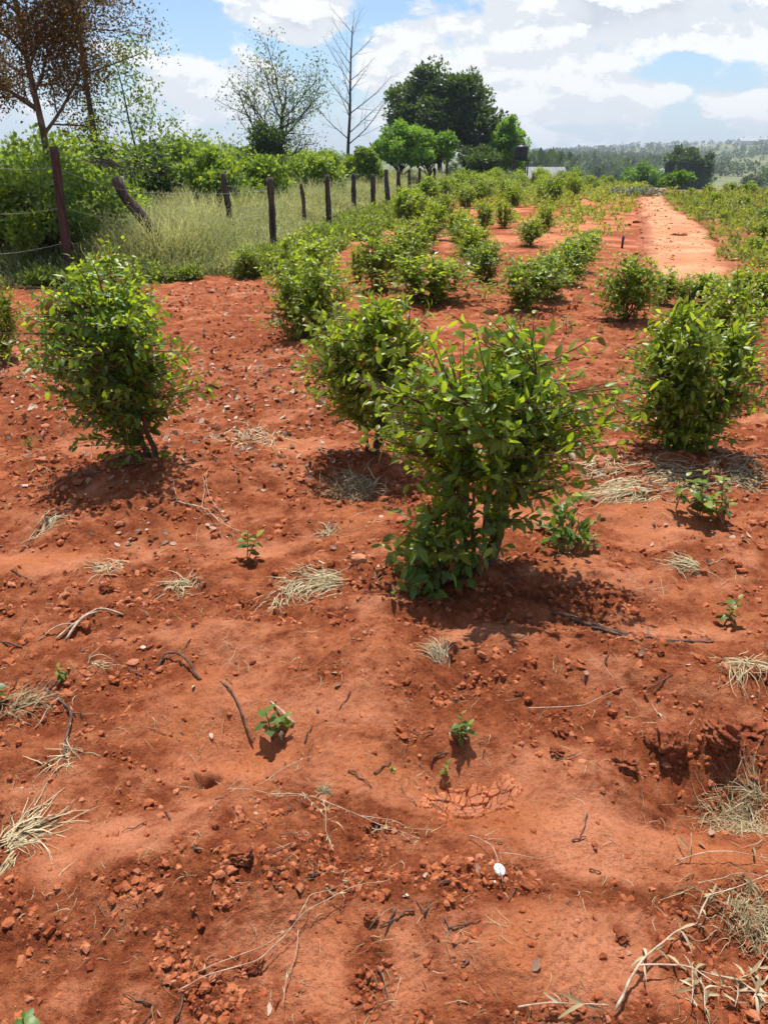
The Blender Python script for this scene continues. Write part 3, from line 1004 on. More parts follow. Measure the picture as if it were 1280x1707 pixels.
rng = np.random.default_rng(8)
N = 10500
yy = 12.0 * np.exp(rng.random(N) * math.log(52 / 12.)); xx = rng.uniform(2.2, 34, N)
rightedge = np.interp(yy, E[:, 0], E[:, 2])
keep = (xx > rightedge - .25 + .4 * np.abs(rng.normal(size=N))) & (xx < yy * .62 + 3) & (yy < 50 - 13 * sstep(8, 14, xx)) & (fbm(xx / .9, yy / .9, 3, 45) + .10 + .14 * sstep(18, 30, yy) > 0)
weedmass('crop_weeds', np.stack([xx, yy], 1)[keep], .14, .40, .085, 26, 9, 'weed', 'low yellow green crop covering the ground right of the dirt path', 'ground cover', (0.05, .75))
N = 4200
yy = 18.0 * np.exp(rng.random(N) * math.log(58 / 18.)); xx = rng.uniform(-2, 16, N)
le = np.interp(yy, E[:, 0], E[:, 1])
keep = (xx > fence_x(yy) + .4) & (xx < le + .12 - .3 * rng.random(N)) & (fbm(xx / 1.0, yy / 1.6, 4, 15) > .12 - .35 * sstep(22, 44, yy)) & ((xx > fence_x(yy) + 3.0 - (yy - 20) * .0) | (yy > 30))
weedmass('field_weeds', np.stack([xx, yy], 1)[keep], 0.12, .34, .085, 26, 19, 'weed', 'thin yellow green weeds between the rows of the field', 'weeds', (.25, 1.0))
N = 5200
yy = 10.5 * np.exp(rng.random(N) * math.log(62 / 10.5)); xx = fence_x(yy) + rng.uniform(.05, 2.1, N) * np.clip((yy - 9) / 12, .3, 1)
keep = (fbm(xx / .8, yy / 1.2, 3, 46) > .25 * sstep(.3, 2.1, xx - fence_x(yy)) - .2)
weedmass('verge_weeds', np.stack([xx, yy], 1)[keep], .10, .32, .07, 26, 29, 'weed', 'small weeds along the foot of the fence', 'weeds', (.1, .8))

# individual taller plants in the crop to the right of the path
for i, (px, py, hw, top, lab) in enumerate([
    (1190, 345, 12, 318, 'leafy plant in the low crop level with the narrow part of the path'), (1235, 352, 16, 322, 'broadest leafy plant in the low crop, well right of the path'),
    (1270, 372, 14, 345, 'leafy plant of the low crop near the right edge, below the broadest one'), (1245, 330, 14, 300, 'leafy plant of the low crop standing against the meadow at right'),
    (1180, 328, 10, 306, 'small leafy plant at the far side of the low crop near the path end'), (1215, 318, 12, 302, 'farthest leafy plant of the low crop seen against the meadow'),
    (1268, 400, 12, 368, 'leafy plant of the low crop at the right edge halfway down'), (1160, 352, 9, 332, 'small leafy plant touching the right border of the path'),
    (1205, 372, 10, 350, 'small leafy plant in the middle of the low crop right of the path'), (1255, 425, 15, 392, 'nearest leafy plant of the low crop at the right edge'),
    (1150, 330, 8, 312, 'small leafy plant on the right border near the upper end of the path')]):
    row_shrub(px, py, hw, top, lab, i % 4, 'taller plants in the crop right of the path', 'shrub')

# ================================================================== seedlings in the foreground
def seedling(px, py, h, leafspec, seed, label, mat='sprout', nst=1, lean=0.0, name='seedling'):
    """leafspec: number of leaves, leaf length"""
    rng = np.random.default_rng(seed)
    p = P(px, py)
    root = empty(name, p)
    tb = Tubes()
    LP, LD, LU, LS, LT, LC = [], [], [], [], [], []
    n, ll = leafspec
    h *= 1.2; ll *= 1.0; n = int(n * 1.6)
    for s in range(nst):
        a = rng.random() * 6.28; tilt = .12 + .5 * (s > 0) * rng.random() + abs(lean)
        dx = np.array([math.cos(a) * tilt + lean, math.sin(a) * tilt, 1]); dx /= np.linalg.norm(dx)
        hh = h * (1 if s == 0 else rng.uniform(.5, .9))
        pts = [np.array([0, 0, -.01]) + dx * hh * t + np.array([.01 * math.sin(t * 4 + s), 0, 0]) * h * 3 * .3 for t in np.linspace(0, 1, 6)]
        tb.add(pts, list(np.linspace(.0028, .0010, 6)), 6)
        m = max(2, n // nst)
        for k in range(m):
            t = .30 + .70 * (k + .5) / m
            q = np.array([0, 0, -.01]) + dx * hh * t
            ang = k * 2.4 + rng.random() * .5
            up_ = .9 if k > m - 3 else rng.uniform(-.1, .45)
            LP.append(q); LD.append([math.cos(ang), math.sin(ang), up_]); LU.append(np.array([0, 0, 1]) + rng.normal(size=3) * .25)
            LS.append(ll * rng.uniform(.5, 1.15) * (.7 if k > m - 3 else 1)); LT.append(1.2 if (k < m * .35 and rng.random() < .45) else .1 + .9 * (k / m) * rng.uniform(.5, 1)); LC.append(rng.uniform(-.1, .8))
    V, F, T = leaves(LP, LD, LU, LS, LT, 'full', np.array(LC), 1.25)
    tb.build('stem', M['greenstem'], root)
    mesh_np('foliage', V, F, M[mat], root, {'tone': T})
    return tag(root, label, 'seedling', 'seedlings on the bare soil')


seedling(455, 1232, .105, (12, .052), 1, 'leafy seedling in the smooth hollow beside a thin twig', nst=2)
seedling(768, 1238, .095, (18, .034), 2, 'bushy bright seedling standing above the cracked mud', nst=3)
seedling(740, 1290, .055, (6, .026), 3, 'small yellowing seedling at the left rim of the cracked mud', mat='weed')
seedling(412, 938, .15, (12, .062), 4, 'seedling with paired leaves in a hollow below the left shrub', nst=2)
seedling(1205, 1040, .13, (12, .055), 5, 'seedling with red tinged lower leaf beside the long fallen branch', nst=2, lean=.08)
seedling(104, 1130, .05, (8, .028), 6, 'tiny yellow seedling above the forked twig at left', mat='weed')
seedling(-8, 1170, .17, (14, .055), 7, 'seedling cut by the left edge', nst=2)
seedling(1165, 868, .22, (26, .075), 8, 'wide leafy seedling on the straw below the dense right shrub', nst=4)
seedling(1200, 868, .20, (22, .070), 18, 'pale leafed seedling just right of the wide leafy one', nst=4)
seedling(1125, 850, .17, (12, .055), 28, 'upright yellow seedling left of the wide leafy one', nst=2)
seedling(652, 1280, .02, (5, .014), 9, 'minute green sprout left of the cracked mud', mat='weed')
seedling(560, 1215 + 330, .0 + .03, (3, .02), 10, 'minute sprout in the soil at bottom centre', mat='weed') if False else None
seedling(40, 1716, .04, (5, .03), 11, 'seedling leaf poking in at the bottom left corner')
seedling(988, 918, .07, (6, .04), 12, 'small bright seedling right of the front shrub shade')


# ================================================================== twigs and branches
def twig(name, pix, r0, r1, mat, label, lift=.006, sides=7, forks=(), cat='twig', group='fallen twigs on the soil', wob=.004):
    rng = np.random.default_rng(abs(hash(str(pix))) % 100000 if False else int(sum(a * 7 + b * 13 for a, b in pix)) % 99991)
    def curve(pix, ra, rb, tb):
        pts = []
        for (a, b) in zip(pix[:-1], pix[1:]):
            p0, p1 = G0(*a), G0(*b)
            m = max(2, int(math.hypot(p1[0] - p0[0], p1[1] - p0[1]) / .02))
            for k in range(m):
                t = k / m
                pts.append((p0[0] + (p1[0] - p0[0]) * t, p0[1] + (p1[1] - p0[1]) * t))
        pts.append(G0(*pix[-1]))
        pts = np.array(pts); pts += rng.normal(size=pts.shape) * wob * .4
        pts[:, 0] += wob * 1.5 * pnoise(np.arange(len(pts)) / 3.3, np.zeros(len(pts)) + ra * 900, 4)
        if len(pts) > 4:
            pts[1:-1] = (pts[:-2] + pts[1:-1] + pts[2:]) / 3
        z = H(pts[:, 0], pts[:, 1])
        ker = np.ones(7) / 7
        zp = np.pad(z, 3, 'edge'); zs = np.maximum(np.convolve(zp, ker, 'valid'), z - .004)
        rad = np.linspace(ra, rb, len(pts)) * (1 + .12 * rng.normal(size=len(pts)).clip(-1, 1))
        z2 = zs + rad * .7 + lift * np.sin(np.linspace(0, math.pi, len(pts)))
        tb.add([Vector((pts[i, 0], pts[i, 1], z2[i])) for i in range(len(pts))], list(rad), sides)
    tb = Tubes()
    curve(pix, r0, r1, tb)
    for (fp, fa, fb) in forks: curve(fp, fa, fb, tb)
    o = tb.build(name, mat)
    return tag(o, label, cat, group)


twig('fallen_branch', [(920, 1025), (970, 1043), (1040, 1062), (1100, 1075), (1185, 1078)], .009, .004, M['twig'], 'long dark fallen branch lying across the soil at right', .006,
     forks=[([(985, 1052), (1045, 1072), (1110, 1082), (1150, 1080)], .007, .003), ([(1000, 1042), (1003, 1065), (985, 1090)], .002, .001)], cat='branch')
twig('dry_branch', [(92, 1062), (110, 1052), (140, 1038), (172, 1022), (205, 1028)], .004, .004, M['paletwig'], 'pale bleached branch with frayed end at left', .02,
     forks=[([(110, 1062), (135, 1043), (165, 1026)], .005, .007), ([(65, 1070), (95, 1052), (140, 1040)], .002, .003)], cat='branch')
twig('bent_twig', [(262, 1105), (272, 1088), (295, 1092), (315, 1108), (332, 1132)], .004, .005, M['twig'], 'bent dark twig arching above the smooth hollow', .028)
twig('forked_twig', [(78, 1148), (100, 1170), (122, 1190), (114, 1235), (108, 1285)], .005, .004, M['twig'], 'forked dark twig standing out at far left', .012,
     forks=[([(122, 1190), (145, 1205)], .003, .001), ([(80, 1150), (76, 1175), (80, 1205)], .003, .001), ([(80, 1150), (105, 1135)], .004, .002)])
twig('thin_twig', [(370, 1135), (385, 1152), (403, 1180), (418, 1206)], .003, .003, M['twig'], 'thin straight twig pointing at the hollow seedling', .012)
twig('pale_twig', [(296, 848), (330, 862), (372, 882), (420, 890)], .004, .002, M['paletwig'], 'pale thin branch crossing above the paired-leaf seedling', .03,
     forks=[([(296, 848), (294, 828), (300, 820)], .002, .001), ([(336, 862), (345, 840), (340, 815)], .002, .001), ([(345, 815), (352, 850), (390, 880)], .0015, .001)])
twig('small_twig', [(0, 1072), (20, 1078), (38, 1082)], .004, .003, M['twig'], 'short twig cut by the left edge', .008)
twig('small_twig', [(430, 632), (480, 614), (500, 608)], .006, .004, M['twig'], 'twig lying between the left shrub and the rows', .01)
twig('wood_chip', [(452, 1165), (470, 1180), (488, 1194)], .003, .006, M['paletwig'], 'flat pale wood splinter behind the hollow seedling', .010)
twig('small_twig', [(1075, 1166), (1098, 1160), (1118, 1150)], .002, .002, M['twig'], 'short thin twig below the long fallen branch', .008)
twig('low_branch', [(560, 708), (590, 712), (622, 716), (655, 712)], .008, .006, M['twig'], 'dark crooked branch low under the half hidden shrub', .06)


# ================================================================== dry grass
def blades(base, n, L, w0, el, seed, spread=.03, az=None, azs=6.3, segs=6, droop=1.6, tone=(0, 1)):
    rng = np.random.default_rng(seed)
    P0 = np.array(base)[None, :2] + rng.normal(size=(n, 2)) * spread
    A = rng.uniform(0, 6.283, n) if az is None else az + rng.uniform(-.5, .5, n) * azs
    e = np.radians(rng.uniform(el[0], el[1], n))
    ln = L * rng.uniform(.45, 1.15, n)
    step = ln / segs
    x, y = P0[:, 0].copy(), P0[:, 1].copy(); z = H(x, y) - .005
    pts = [np.stack([x, y, z], 1)]
    turn = rng.normal(size=n) * .25
    ang = A.copy()
    for k in range(segs):
        x = x + np.cos(ang) * np.cos(e) * step; y = y + np.sin(ang) * np.cos(e) * step
        z = z + np.sin(e) * step
        gz = H(x, y) + .003
        e = np.where(z < gz, np.abs(e) * .3, e - droop / segs * rng.uniform(.6, 1.3, n))
        z = np.maximum(z, gz)
        ang = ang + turn + rng.normal(size=n) * .12
        pts.append(np.stack([x, y, z], 1))
    Pt = np.stack(pts, 1)          # n, segs+1, 3
    side = np.stack([-np.sin(A), np.cos(A), rng.normal(size=n) * .5], 1); side /= np.linalg.norm(side, axis=1, keepdims=True)
    wv = w0 * rng.uniform(.6, 1.3, n)[:, None] * np.linspace(1, .25, segs + 1)[None]
    Lp = Pt - side[:, None] * wv[:, :, None]; Rp = Pt + side[:, None] * wv[:, :, None]
    V = np.stack([Lp, Rp], 2).reshape(-1, 3)
    k = np.arange(segs)
    q = np.stack([2 * k, 2 * k + 1, 2 * k + 3, 2 * k + 2], 1)
    F = (q[None] + (np.arange(n) * (segs + 1) * 2)[:, None, None]).reshape(-1, 4)
    T = np.repeat(tone[0] + (tone[1] - tone[0]) * rng.random(n), (segs + 1) * 2)
    return V, F, T


def merge(parts):
    V, F, T = [], [], []; o = 0
    for v, f, t in parts:
        V.append(v); F.append(f + o); T.append(t); o += len(v)
    return np.vstack(V), np.vstack(F), np.concatenate(T)


GT = 'tufts of dry grass on the soil'


def tuft(px, py, n, L, label, seed, el=(5, 60), spread=.03, az=None, azs=6.3, w0=.0014, droop=1.6, tone=(.2, 1), extra=()):
    p = P(px, py); n = int(n * 1.7); w0 = w0 * 1.2 * max(1, p.y / 2.0)
    parts = [blades((p.x, p.y), n, L, w0, el, seed, spread, az, azs, 6, droop, tone)]
    for (ax, ay, an, aL, aaz, aazs, asp) in extra:
        q = P(ax, ay)
        parts.append(blades((q.x, q.y), int(an * 1.6), aL, w0, el, seed + 50 + ax, asp, aaz, aazs, 6, droop, tone))
    V, F, T = merge(parts)
    return tag(mesh_np('dry_grass_tuft', V, F, M['straw'], attrs={'tone': T}), label, 'dry grass', GT)


tuft(560, 968, 110, .20, 'flattened pale straw tuft left of the front shrub, trailing down', 1, (2, 25), .035, 3.3, 1.2, extra=[(500, 975, 40, .16, 4.0, 1.4, .03), (470, 1000, 18, .14, 4.6, 1., .03)])
tuft(590, 815, 150, .16, 'grey green dry tuft in the shade between the two near shrubs', 2, (10, 60), .07, tone=(0, .8))
tuft(735, 1100, 46, .11, 'small upright pale straw wisp on the rough bank', 3, (20, 70), .012, 1.9, 1.6)
tuft(1240, 1105, 60, .15, 'pale straw tuft with long roots at the right edge', 4, (5, 45), .025, -1.6, 3.5, extra=[(1225, 1112, 12, .16, -1.7, .8, .01)])
tuft(10, 1405, 46, .19, 'coarse pale grass clump cut by the left edge', 5, (8, 35), .02, .5, 1.6, w0=.0022, extra=[(25, 1425, 6, .12, -1.5, .5, .008)])
tuft(1230, 1375, 260, .085, 'tangled grey dry tuft filling the hollow at right', 6, (10, 80), .045, w0=.0011, tone=(0, .8), extra=[(1265, 1325, 40, .12, 2.6, 2., .012), (1180, 1350, 14, .12, 3.2, 1.5, .02)])
tuft(1255, 1530, 320, .060, 'grey dry matted tuft at the lower right edge', 7, (10, 80), .035, w0=.0010, tone=(0, .7), extra=[(1180, 1500, 16, .12, 3.4, 1.5, .03)])
tuft(1065, 815, 130, .26, 'long combed straw heap at the foot of the dense right shrub', 8, (1, 18), .06, 3.4, .9, extra=[(1150, 795, 110, .30, 3.3, .8, .08), (1215, 790, 60, .26, .2, 1.2, .08), (1010, 790, 40, .18, 2.6, 2., .05)])
tuft(1160, 945, 60, .15, 'flattened straw wisp pointing down right at the right side', 9, (2, 20), .02, 2.6, 1.0)
tuft(305, 975, 46, .13, 'small straw wisp in the middle of the left soil', 10, (4, 35), .03, None)
tuft(545, 892, 22, .10, 'thin straw wisp between left shrub seedling and stone', 11, (5, 45), .015, 2.0, 2.5)
tuft(540, 1318, 70, .028, 'tiny round grey dried tuft below the smooth hollow', 12, (30, 85), .008, w0=.0008, tone=(0, .5))
tuft(190, 945, 34, .12, 'pale wisp of grass below the left shrub mound', 13, (4, 35), .03, 3.6, 2.0)
tuft(420, 730, 70, .20, 'pale straw scatter on the slope right of the left shrub', 14, (3, 35), .10, None)
tuft(70, 880, 20, .16, 'thin pale stalks left of the left shrub mound', 15, (5, 30), .03, .9, 1.2)
tuft(20, 1180, 60, .14, 'grey stalks fanning in from the left edge', 16, (5, 50), .03, .6, 1.8, tone=(0, .5))
tuft(155, 1110, 12, .10, 'few curled stalks right of the tiny yellow seedling', 17, (10, 60), .01, .2, 1.5)
tuft(120, 1260, 22, .12, 'curled stalks beside the forked twig', 18, (5, 50), .03, 3.6, 2.5)
tuft(1230, 805, 50, .2, 'brownish dry grass at the right edge above the straw', 19, (5, 60), .06, None, tone=(0, .6))
tuft(1000, 770, 50, .15, 'wispy straw between the front shrub and the dense right shrub', 20, (5, 40), .06, None)

# ---- coarse dry plants with broad withered leaves (bottom right)
def dry_plant(main, forks, rad, leafs, label, seed, mat='paletwig', size=.035, name='withered_stalk'):
    rng = np.random.default_rng(seed)
    root = empty(name, P(*main[0]))
    tb = Tubes(); L0 = np.array(root.location)
    LP, LD, LU, LS, LT, LC = [], [], [], [], [], []
    for j, pix in enumerate([main] + forks):
        pts = []
        for (a, b) in zip(pix[:-1], pix[1:]):
            p0, p1 = G0(*a), G0(*b)
            for k in range(8):
                t = k / 8; pts.append((p0[0] + (p1[0] - p0[0]) * t, p0[1] + (p1[1] - p0[1]) * t))
        pts.append(G0(*pix[-1])); pts = np.array(pts)
        for _ in range(3): pts[1:-1] = (pts[:-2] + 2 * pts[1:-1] + pts[2:]) / 4
        pts[:, 0] += .004 * pnoise(np.arange(len(pts)) / 4, np.full(len(pts), j * 3.3), 5)
        z = H(pts[:, 0], pts[:, 1], False) + .012 + .02 * np.abs(np.sin(np.linspace(0, 3.14, len(pts)) + j))
        z = np.maximum(z, H(pts[:, 0], pts[:, 1]) + .004)
        q = np.concatenate([pts, z[:, None]], 1) - L0
        r0 = rad * (1 if j == 0 else .7)
        tb.add(q, list(np.linspace(r0, r0 * .5, len(q))), 6)
        for k in range(leafs):
            i = int(rng.integers(1, len(q)))
            for m in range(int(rng.integers(1, 4))):
                a = rng.random() * 6.28
                LP.append(q[i]); LD.append([math.cos(a), math.sin(a), rng.uniform(-.1, .6)]); LU.append(rng.normal(size=3) * .7 + np.array([0, 0, 1]))
                LS.append(size * rng.uniform(.5, 1.2)); LT.append(rng.random() * .8); LC.append(rng.uniform(-.6, 1.6))
    tb.build('stalk', M[mat], root)
    if LP:
        V, F, T = leaves(LP, LD, LU, LS, LT, 'full', np.array(LC), .42)
        mesh_np('withered_leaves', V, F, M['straw'], root, {'tone': T})
    return tag(root, label, 'dry plant', 'withered stalks lying on the soil')


dry_plant([(1020, 1707), (1055, 1640), (1110, 1580), (1160, 1540)], [[(1055, 1640), (1150, 1625), (1210, 1665), (1290, 1680)], [(1150, 1625), (1145, 1700)], [(1165, 1640), (1168, 1710)],
          [(1160, 1540), (1180, 1500), (1290, 1460)], [(1290, 1600), (1240, 1700)]], .0032, 5, 'branching bleached stalk with curled leaves in the bottom right corner', 1)
dry_plant([(1270, 1690), (1225, 1650), (1190, 1640), (1150, 1620)], [[(1225, 1650), (1270, 1600), (1290, 1560)], [(1225, 1650), (1215, 1710)]], .0026, 6, 'bleached stalk with pale leaves beside the corner branching one', 2)
dry_plant([(1130, 1440), (1200, 1432), (1290, 1434)], [[(1145, 1436), (1150, 1400)], [(1160, 1485), (1220, 1462), (1290, 1478)]], .0018, 1, 'thin straw runner stretched below the tangled right tuft', 3)
dry_plant([(860, 1707), (930, 1697), (1010, 1700)], [], .0022, 2, 'thin pale stalk along the bottom edge', 4)
for nm, main, forks, lab, sd_, lf in [
    ('r', [(300, 1665), (370, 1640), (440, 1615), (500, 1560), (560, 1530), (610, 1505), (650, 1490)], [[(500, 1560), (520, 1530), (600, 1500)], [(500, 1575), (485, 1630), (470, 1690)], [(330, 1640), (440, 1600), (490, 1565)]],
     'long yellow runner stem crossing the lower left soil', 5, 3),
    ('r', [(440, 1305), (480, 1285), (520, 1270)], [[(380, 1330), (440, 1330), (520, 1350)]], 'dry runner under the hollow seedling', 6, 5),
    ('r', [(450, 1330), (520, 1345), (580, 1370), (640, 1385), (700, 1400)], [[(600, 1375), (660, 1372), (720, 1390)], [(540, 1350), (545, 1400), (552, 1440)], [(620, 1385), (690, 1410)], [(500, 1345), (560, 1390)]],
     'tangled yellowish runner left of the cracked mud', 7, 8),
    ('r', [(780, 1400), (820, 1440), (835, 1500)], [[(830, 1452), (880, 1450), (935, 1440)]], 'thin runner beside the white pebble', 8, 1),
    ('r', [(880, 1180), (960, 1190), (1040, 1160)], [], 'faint thin runner over the rough bank', 9, 0),
    ('r', [(60, 1215), (90, 1180), (130, 1150)], [], 'thin stalk behind the forked twig', 10, 0)]:
    dry_plant(main, forks, .0015, lf, lab, sd_, size=.016, name='runner_stem')

# small scattered straw and dead leaves (uncountable)
def straw_scatter():
    rng = np.random.default_rng(91)
    parts = []
    for i in range(620):
        r = .85 * math.exp(rng.random() * math.log(9 / .85)); a = math.radians(rng.uniform(-42, 42))
        x, y = r * math.sin(a), r * math.cos(a)
        if x < fence_x(y) + .3: continue
        parts.append(blades((x, y), int(rng.integers(1, 6)), .07 * min(max(r / 2, .8), 2.2), .0009 * min(max(r / 2, .8), 2.5), (1, 30), 1000 + i, .02, None, 6.3, 5, 1.2, (0, .9)))
    V, F, T = merge(parts)
    tag(mesh_np('straw_bits', V, F, M['straw'], attrs={'tone': T}), 'loose bits of straw strewn over the red soil', 'straw', kind='stuff')


straw_scatter()


def litter():
    rng = np.random.default_rng(92)
    N = 34000
    r = .8 * np.exp(rng.random(N) * math.log(13 / .8)); a = np.radians(rng.uniform(-44, 44, N))
    x = r * np.sin(a); y = r * np.cos(a)
    dens = .003 + .06 * sstep(2.2, 4.5, r)
    for (px, py, rx, ry, k) in [(120, 600, 1.2, 1.3, 1.), (40, 640, 1.2, 1.2, 1.), (410, 640, .8, 1.5, .9), (400, 500, 1.4, 1.5, .9), (430, 760, .5, .4, .5), (270, 890, .28, .12, 1.0), (230, 790, .4, .25, .5), (1080, 800, .6, .3, .35), 
                                (470, 790, .5, .3, .5), (620, 960, .15, .15, .6), (1190, 900, .3, .2, .3), (900, 700, 1., .8, .15), (1150, 1150, .3, .12, .12)]:
        cx, cy = G0(px, py)
        dens = np.maximum(dens, k * np.exp(-(((x - cx) / rx) ** 2 + ((y - cy) / ry) ** 2)))
    keep = (rng.random(N) < dens) & (x > fence_x(y) + .2) & ~on_path(x, y)
    x, y, r = x[keep], y[keep], r[keep]; n = len(x)
    z = H(x, y) + .003
    d = rdir(rng, n); d[:, 2] *= .35
    up = np.array([0, 0, 1]) + rng.normal(size=(n, 3)) * .45
    V, F, T = leaves(np.stack([x, y, z], 1), d, up, .030 * rng.uniform(.4, 1.3, n) * np.clip(r / 3, .8, 1.5), rng.random(n) ** 1.1, 'full', rng.uniform(-.7, .5, n), 1.3)
    tag(mesh_np('leaf_litter', V, F, M['litter'], attrs={'tone': T}), 'pale curled dead leaves scattered on the red soil', 'leaf litter', kind='stuff')
    # dark bits
    N = 1500
    r = .9 * np.exp(rng.random(N) * math.log(10 / .9)); a = np.radians(rng.uniform(-44, 44, N))
    x = r * np.sin(a); y = r * np.cos(a)
    keep = (rng.random(N) < roughmask(x, y) * .35 * sstep(1.2, 2.2, r)) & (x > fence_x(y) + .2)
    x, y, r = x[keep], y[keep], r[keep]; n = len(x)
    z = H(x, y) + .004
    d = rdir(rng, n); d[:, 2] *= .3; up = np.array([0, 0, 1]) + rng.normal(size=(n, 3)) * .4
    V, F, T = leaves(np.stack([x, y, z], 1), d, up, .018 * rng.uniform(.5, 1.4, n) * np.clip(r / 2.5, .8, 1.8), rng.random(n) * .1, 'full', rng.uniform(-.7, .5, n), 1.2)
    tb = Tubes()
    for i in range(170):
        r_ = 1.0 * math.exp(rng.random() * math.log(7.)); a_ = math.radians(rng.uniform(-43, 43)); q = np.array([r_ * math.sin(a_), r_ * math.cos(a_)])
        if q[0] < fence_x(q[1]) + .3: continue
        L = rng.uniform(.02, .09) * max(1, r_ / 3); ang = rng.random() * 6.28; pts = []
        for k in range(5):
            pts.append((q[0], q[1], Hs(q[0], q[1]) + .004 + .004 * (k % 2))); ang += rng.normal() * .35; q = q + L / 4 * np.array([math.cos(ang), math.sin(ang)])
        r1 = rng.uniform(.0012, .003) * max(1, r_ / 2.5)
        tb.add(pts, list(np.linspace(r1, r1 * .5, 5)), 5)
    tag(tb.build('stick_bits', M['twig']), 'thin broken stick pieces strewn over the red soil', 'sticks', kind='stuff')
    tag(mesh_np('bark_bits', V, F, M['twig'], attrs={'tone': T}), 'dark dead leaf and bark fragments among the clods', 'bark bits', kind='stuff')


litter()

# ================================================================== fence
fence = empty('wire_fence', P(457, 425))
tag(fence, 'rustic fence of rough wooden posts and thin wires along the grass', 'fence')
F0 = np.array(fence.location)


def post(px, py, ptx, pty, r, seed, label=None, mat='post', pts=None, D=None, sides=9):
    """foot pixel, top pixel"""
    rng = np.random.default_rng(seed)
    base = P(px, py) if D is None else Vector(((px - 640) / FPX * (D * .902 + .69), D, Hs((px - 640) / FPX * (D * .902 + .69), D)))
    D = base.y
    h = top_h(pty, D, ptx) - base.z
    k = 1 / FPX * (D * .902 + .69)
    topx = (ptx - 640.0) / FPX * (D * math.cos(R(PITCH)) + (CAM_H - base.z - h) * math.sin(R(PITCH)))
    tb = Tubes()
    n = 12
    q = []
    for i in range(n):
        t = i / (n - 1)
        x = base.x + (topx - base.x) * t
        if pts: x = base.x + np.interp(t, [a for a, b in pts], [b for a, b in pts])
        q.append(np.array([x + .014 * float(pnoise(np.array([t * 4.]), np.array([seed * 1.7]), 3)[0]), D + .014 * float(pnoise(np.array([t * 4.]), np.array([seed * 2.9]), 4)[0]), base.z - .2 + (h + .2) * t]) - F0)
    rad = [r * (1.12 - .25 * i / (n - 1)) * (1 + .10 * rng.normal()) for i in range(n)]
    tb.add(q, rad, sides)
    o = tb.build('post', M[mat], fence)
    if label: o['label'] = label
    return base, topx, h


posts = []
posts.append(post(118, 462, 90, 245, .066, 1, 'thick red brown square-cut post', 'redpost'))
posts.append(post(268, 400, 218, 296, .090, 2, 'crooked branch post bent to the left', 'post', D=12.5, pts=[(0, .0), (.35, .0), (.5, -.04), (.68, -.24), (.82, -.42), (1, -.52)]))
posts.append(post(392, 414, 372, 289, .066, 3, 'leaning post'))
posts.append(post(457, 428, 451, 297, .065, 4))
posts.append(post(512, 384, 502, 306, .048, 5, 'leaning thin post'))
posts.append(post(549, 382, 545, 292, .062, 6))
posts.append(post(590, 358, 589, 290, .078, 7))
posts.append(post(621, 356, 622, 291, .078, 8))
posts.append(post(648, 348, 643, 283, .085, 9, 'thick split post with a side prop'))
posts.append(post(664, 342, 664, 285, .078, 10))
posts.append(post(683, 326, 682, 282, .078, 11))
posts.append(post(700, 324, 699, 280, .078, 12))
posts.append(post(713, 322, 716, 280, .078, 13))
posts.append(post(725, 316, 724, 280, .078, 14))
posts.append(post(744, 312, 745, 266, .085, 15))
posts.append(post(758, 305, 759, 274, .07, 16))
posts.append(post(770, 302, 771, 274, .07, 17))
posts.append(post(783, 299, 784, 276, .07, 18))
posts.append(post(795, 297, 796, 277, .07, 19))
posts.append(post(806, 294, 807, 277, .07, 20))
posts.append(post(-60, 500, -85, 225, .06, 21))
order = sorted(posts, key=lambda a: a[0].y)
for lv in (.28, .55, .85):
    tb = Tubes(); pts = []
    for (b0, tx, h0), (b1, tx1, h1) in zip(order[:-1], order[1:]):
        xa = b0.x + (tx - b0.x) * lv; xb = b1.x + (tx1 - b1.x) * lv
        for k in range(6):
            t = k / 6
            pts.append(np.array([xa + (xb - xa) * t, b0.y + (b1.y - b0.y) * t, (b0.z + h0 * lv) * (1 - t) + (b1.z + h1 * lv) * t - .05 * math.sin(t * 3.14)]) - F0)
    tb.add(pts, [.0026] * len(pts), 4)
    tb.build('wire', M['wire'], fence)

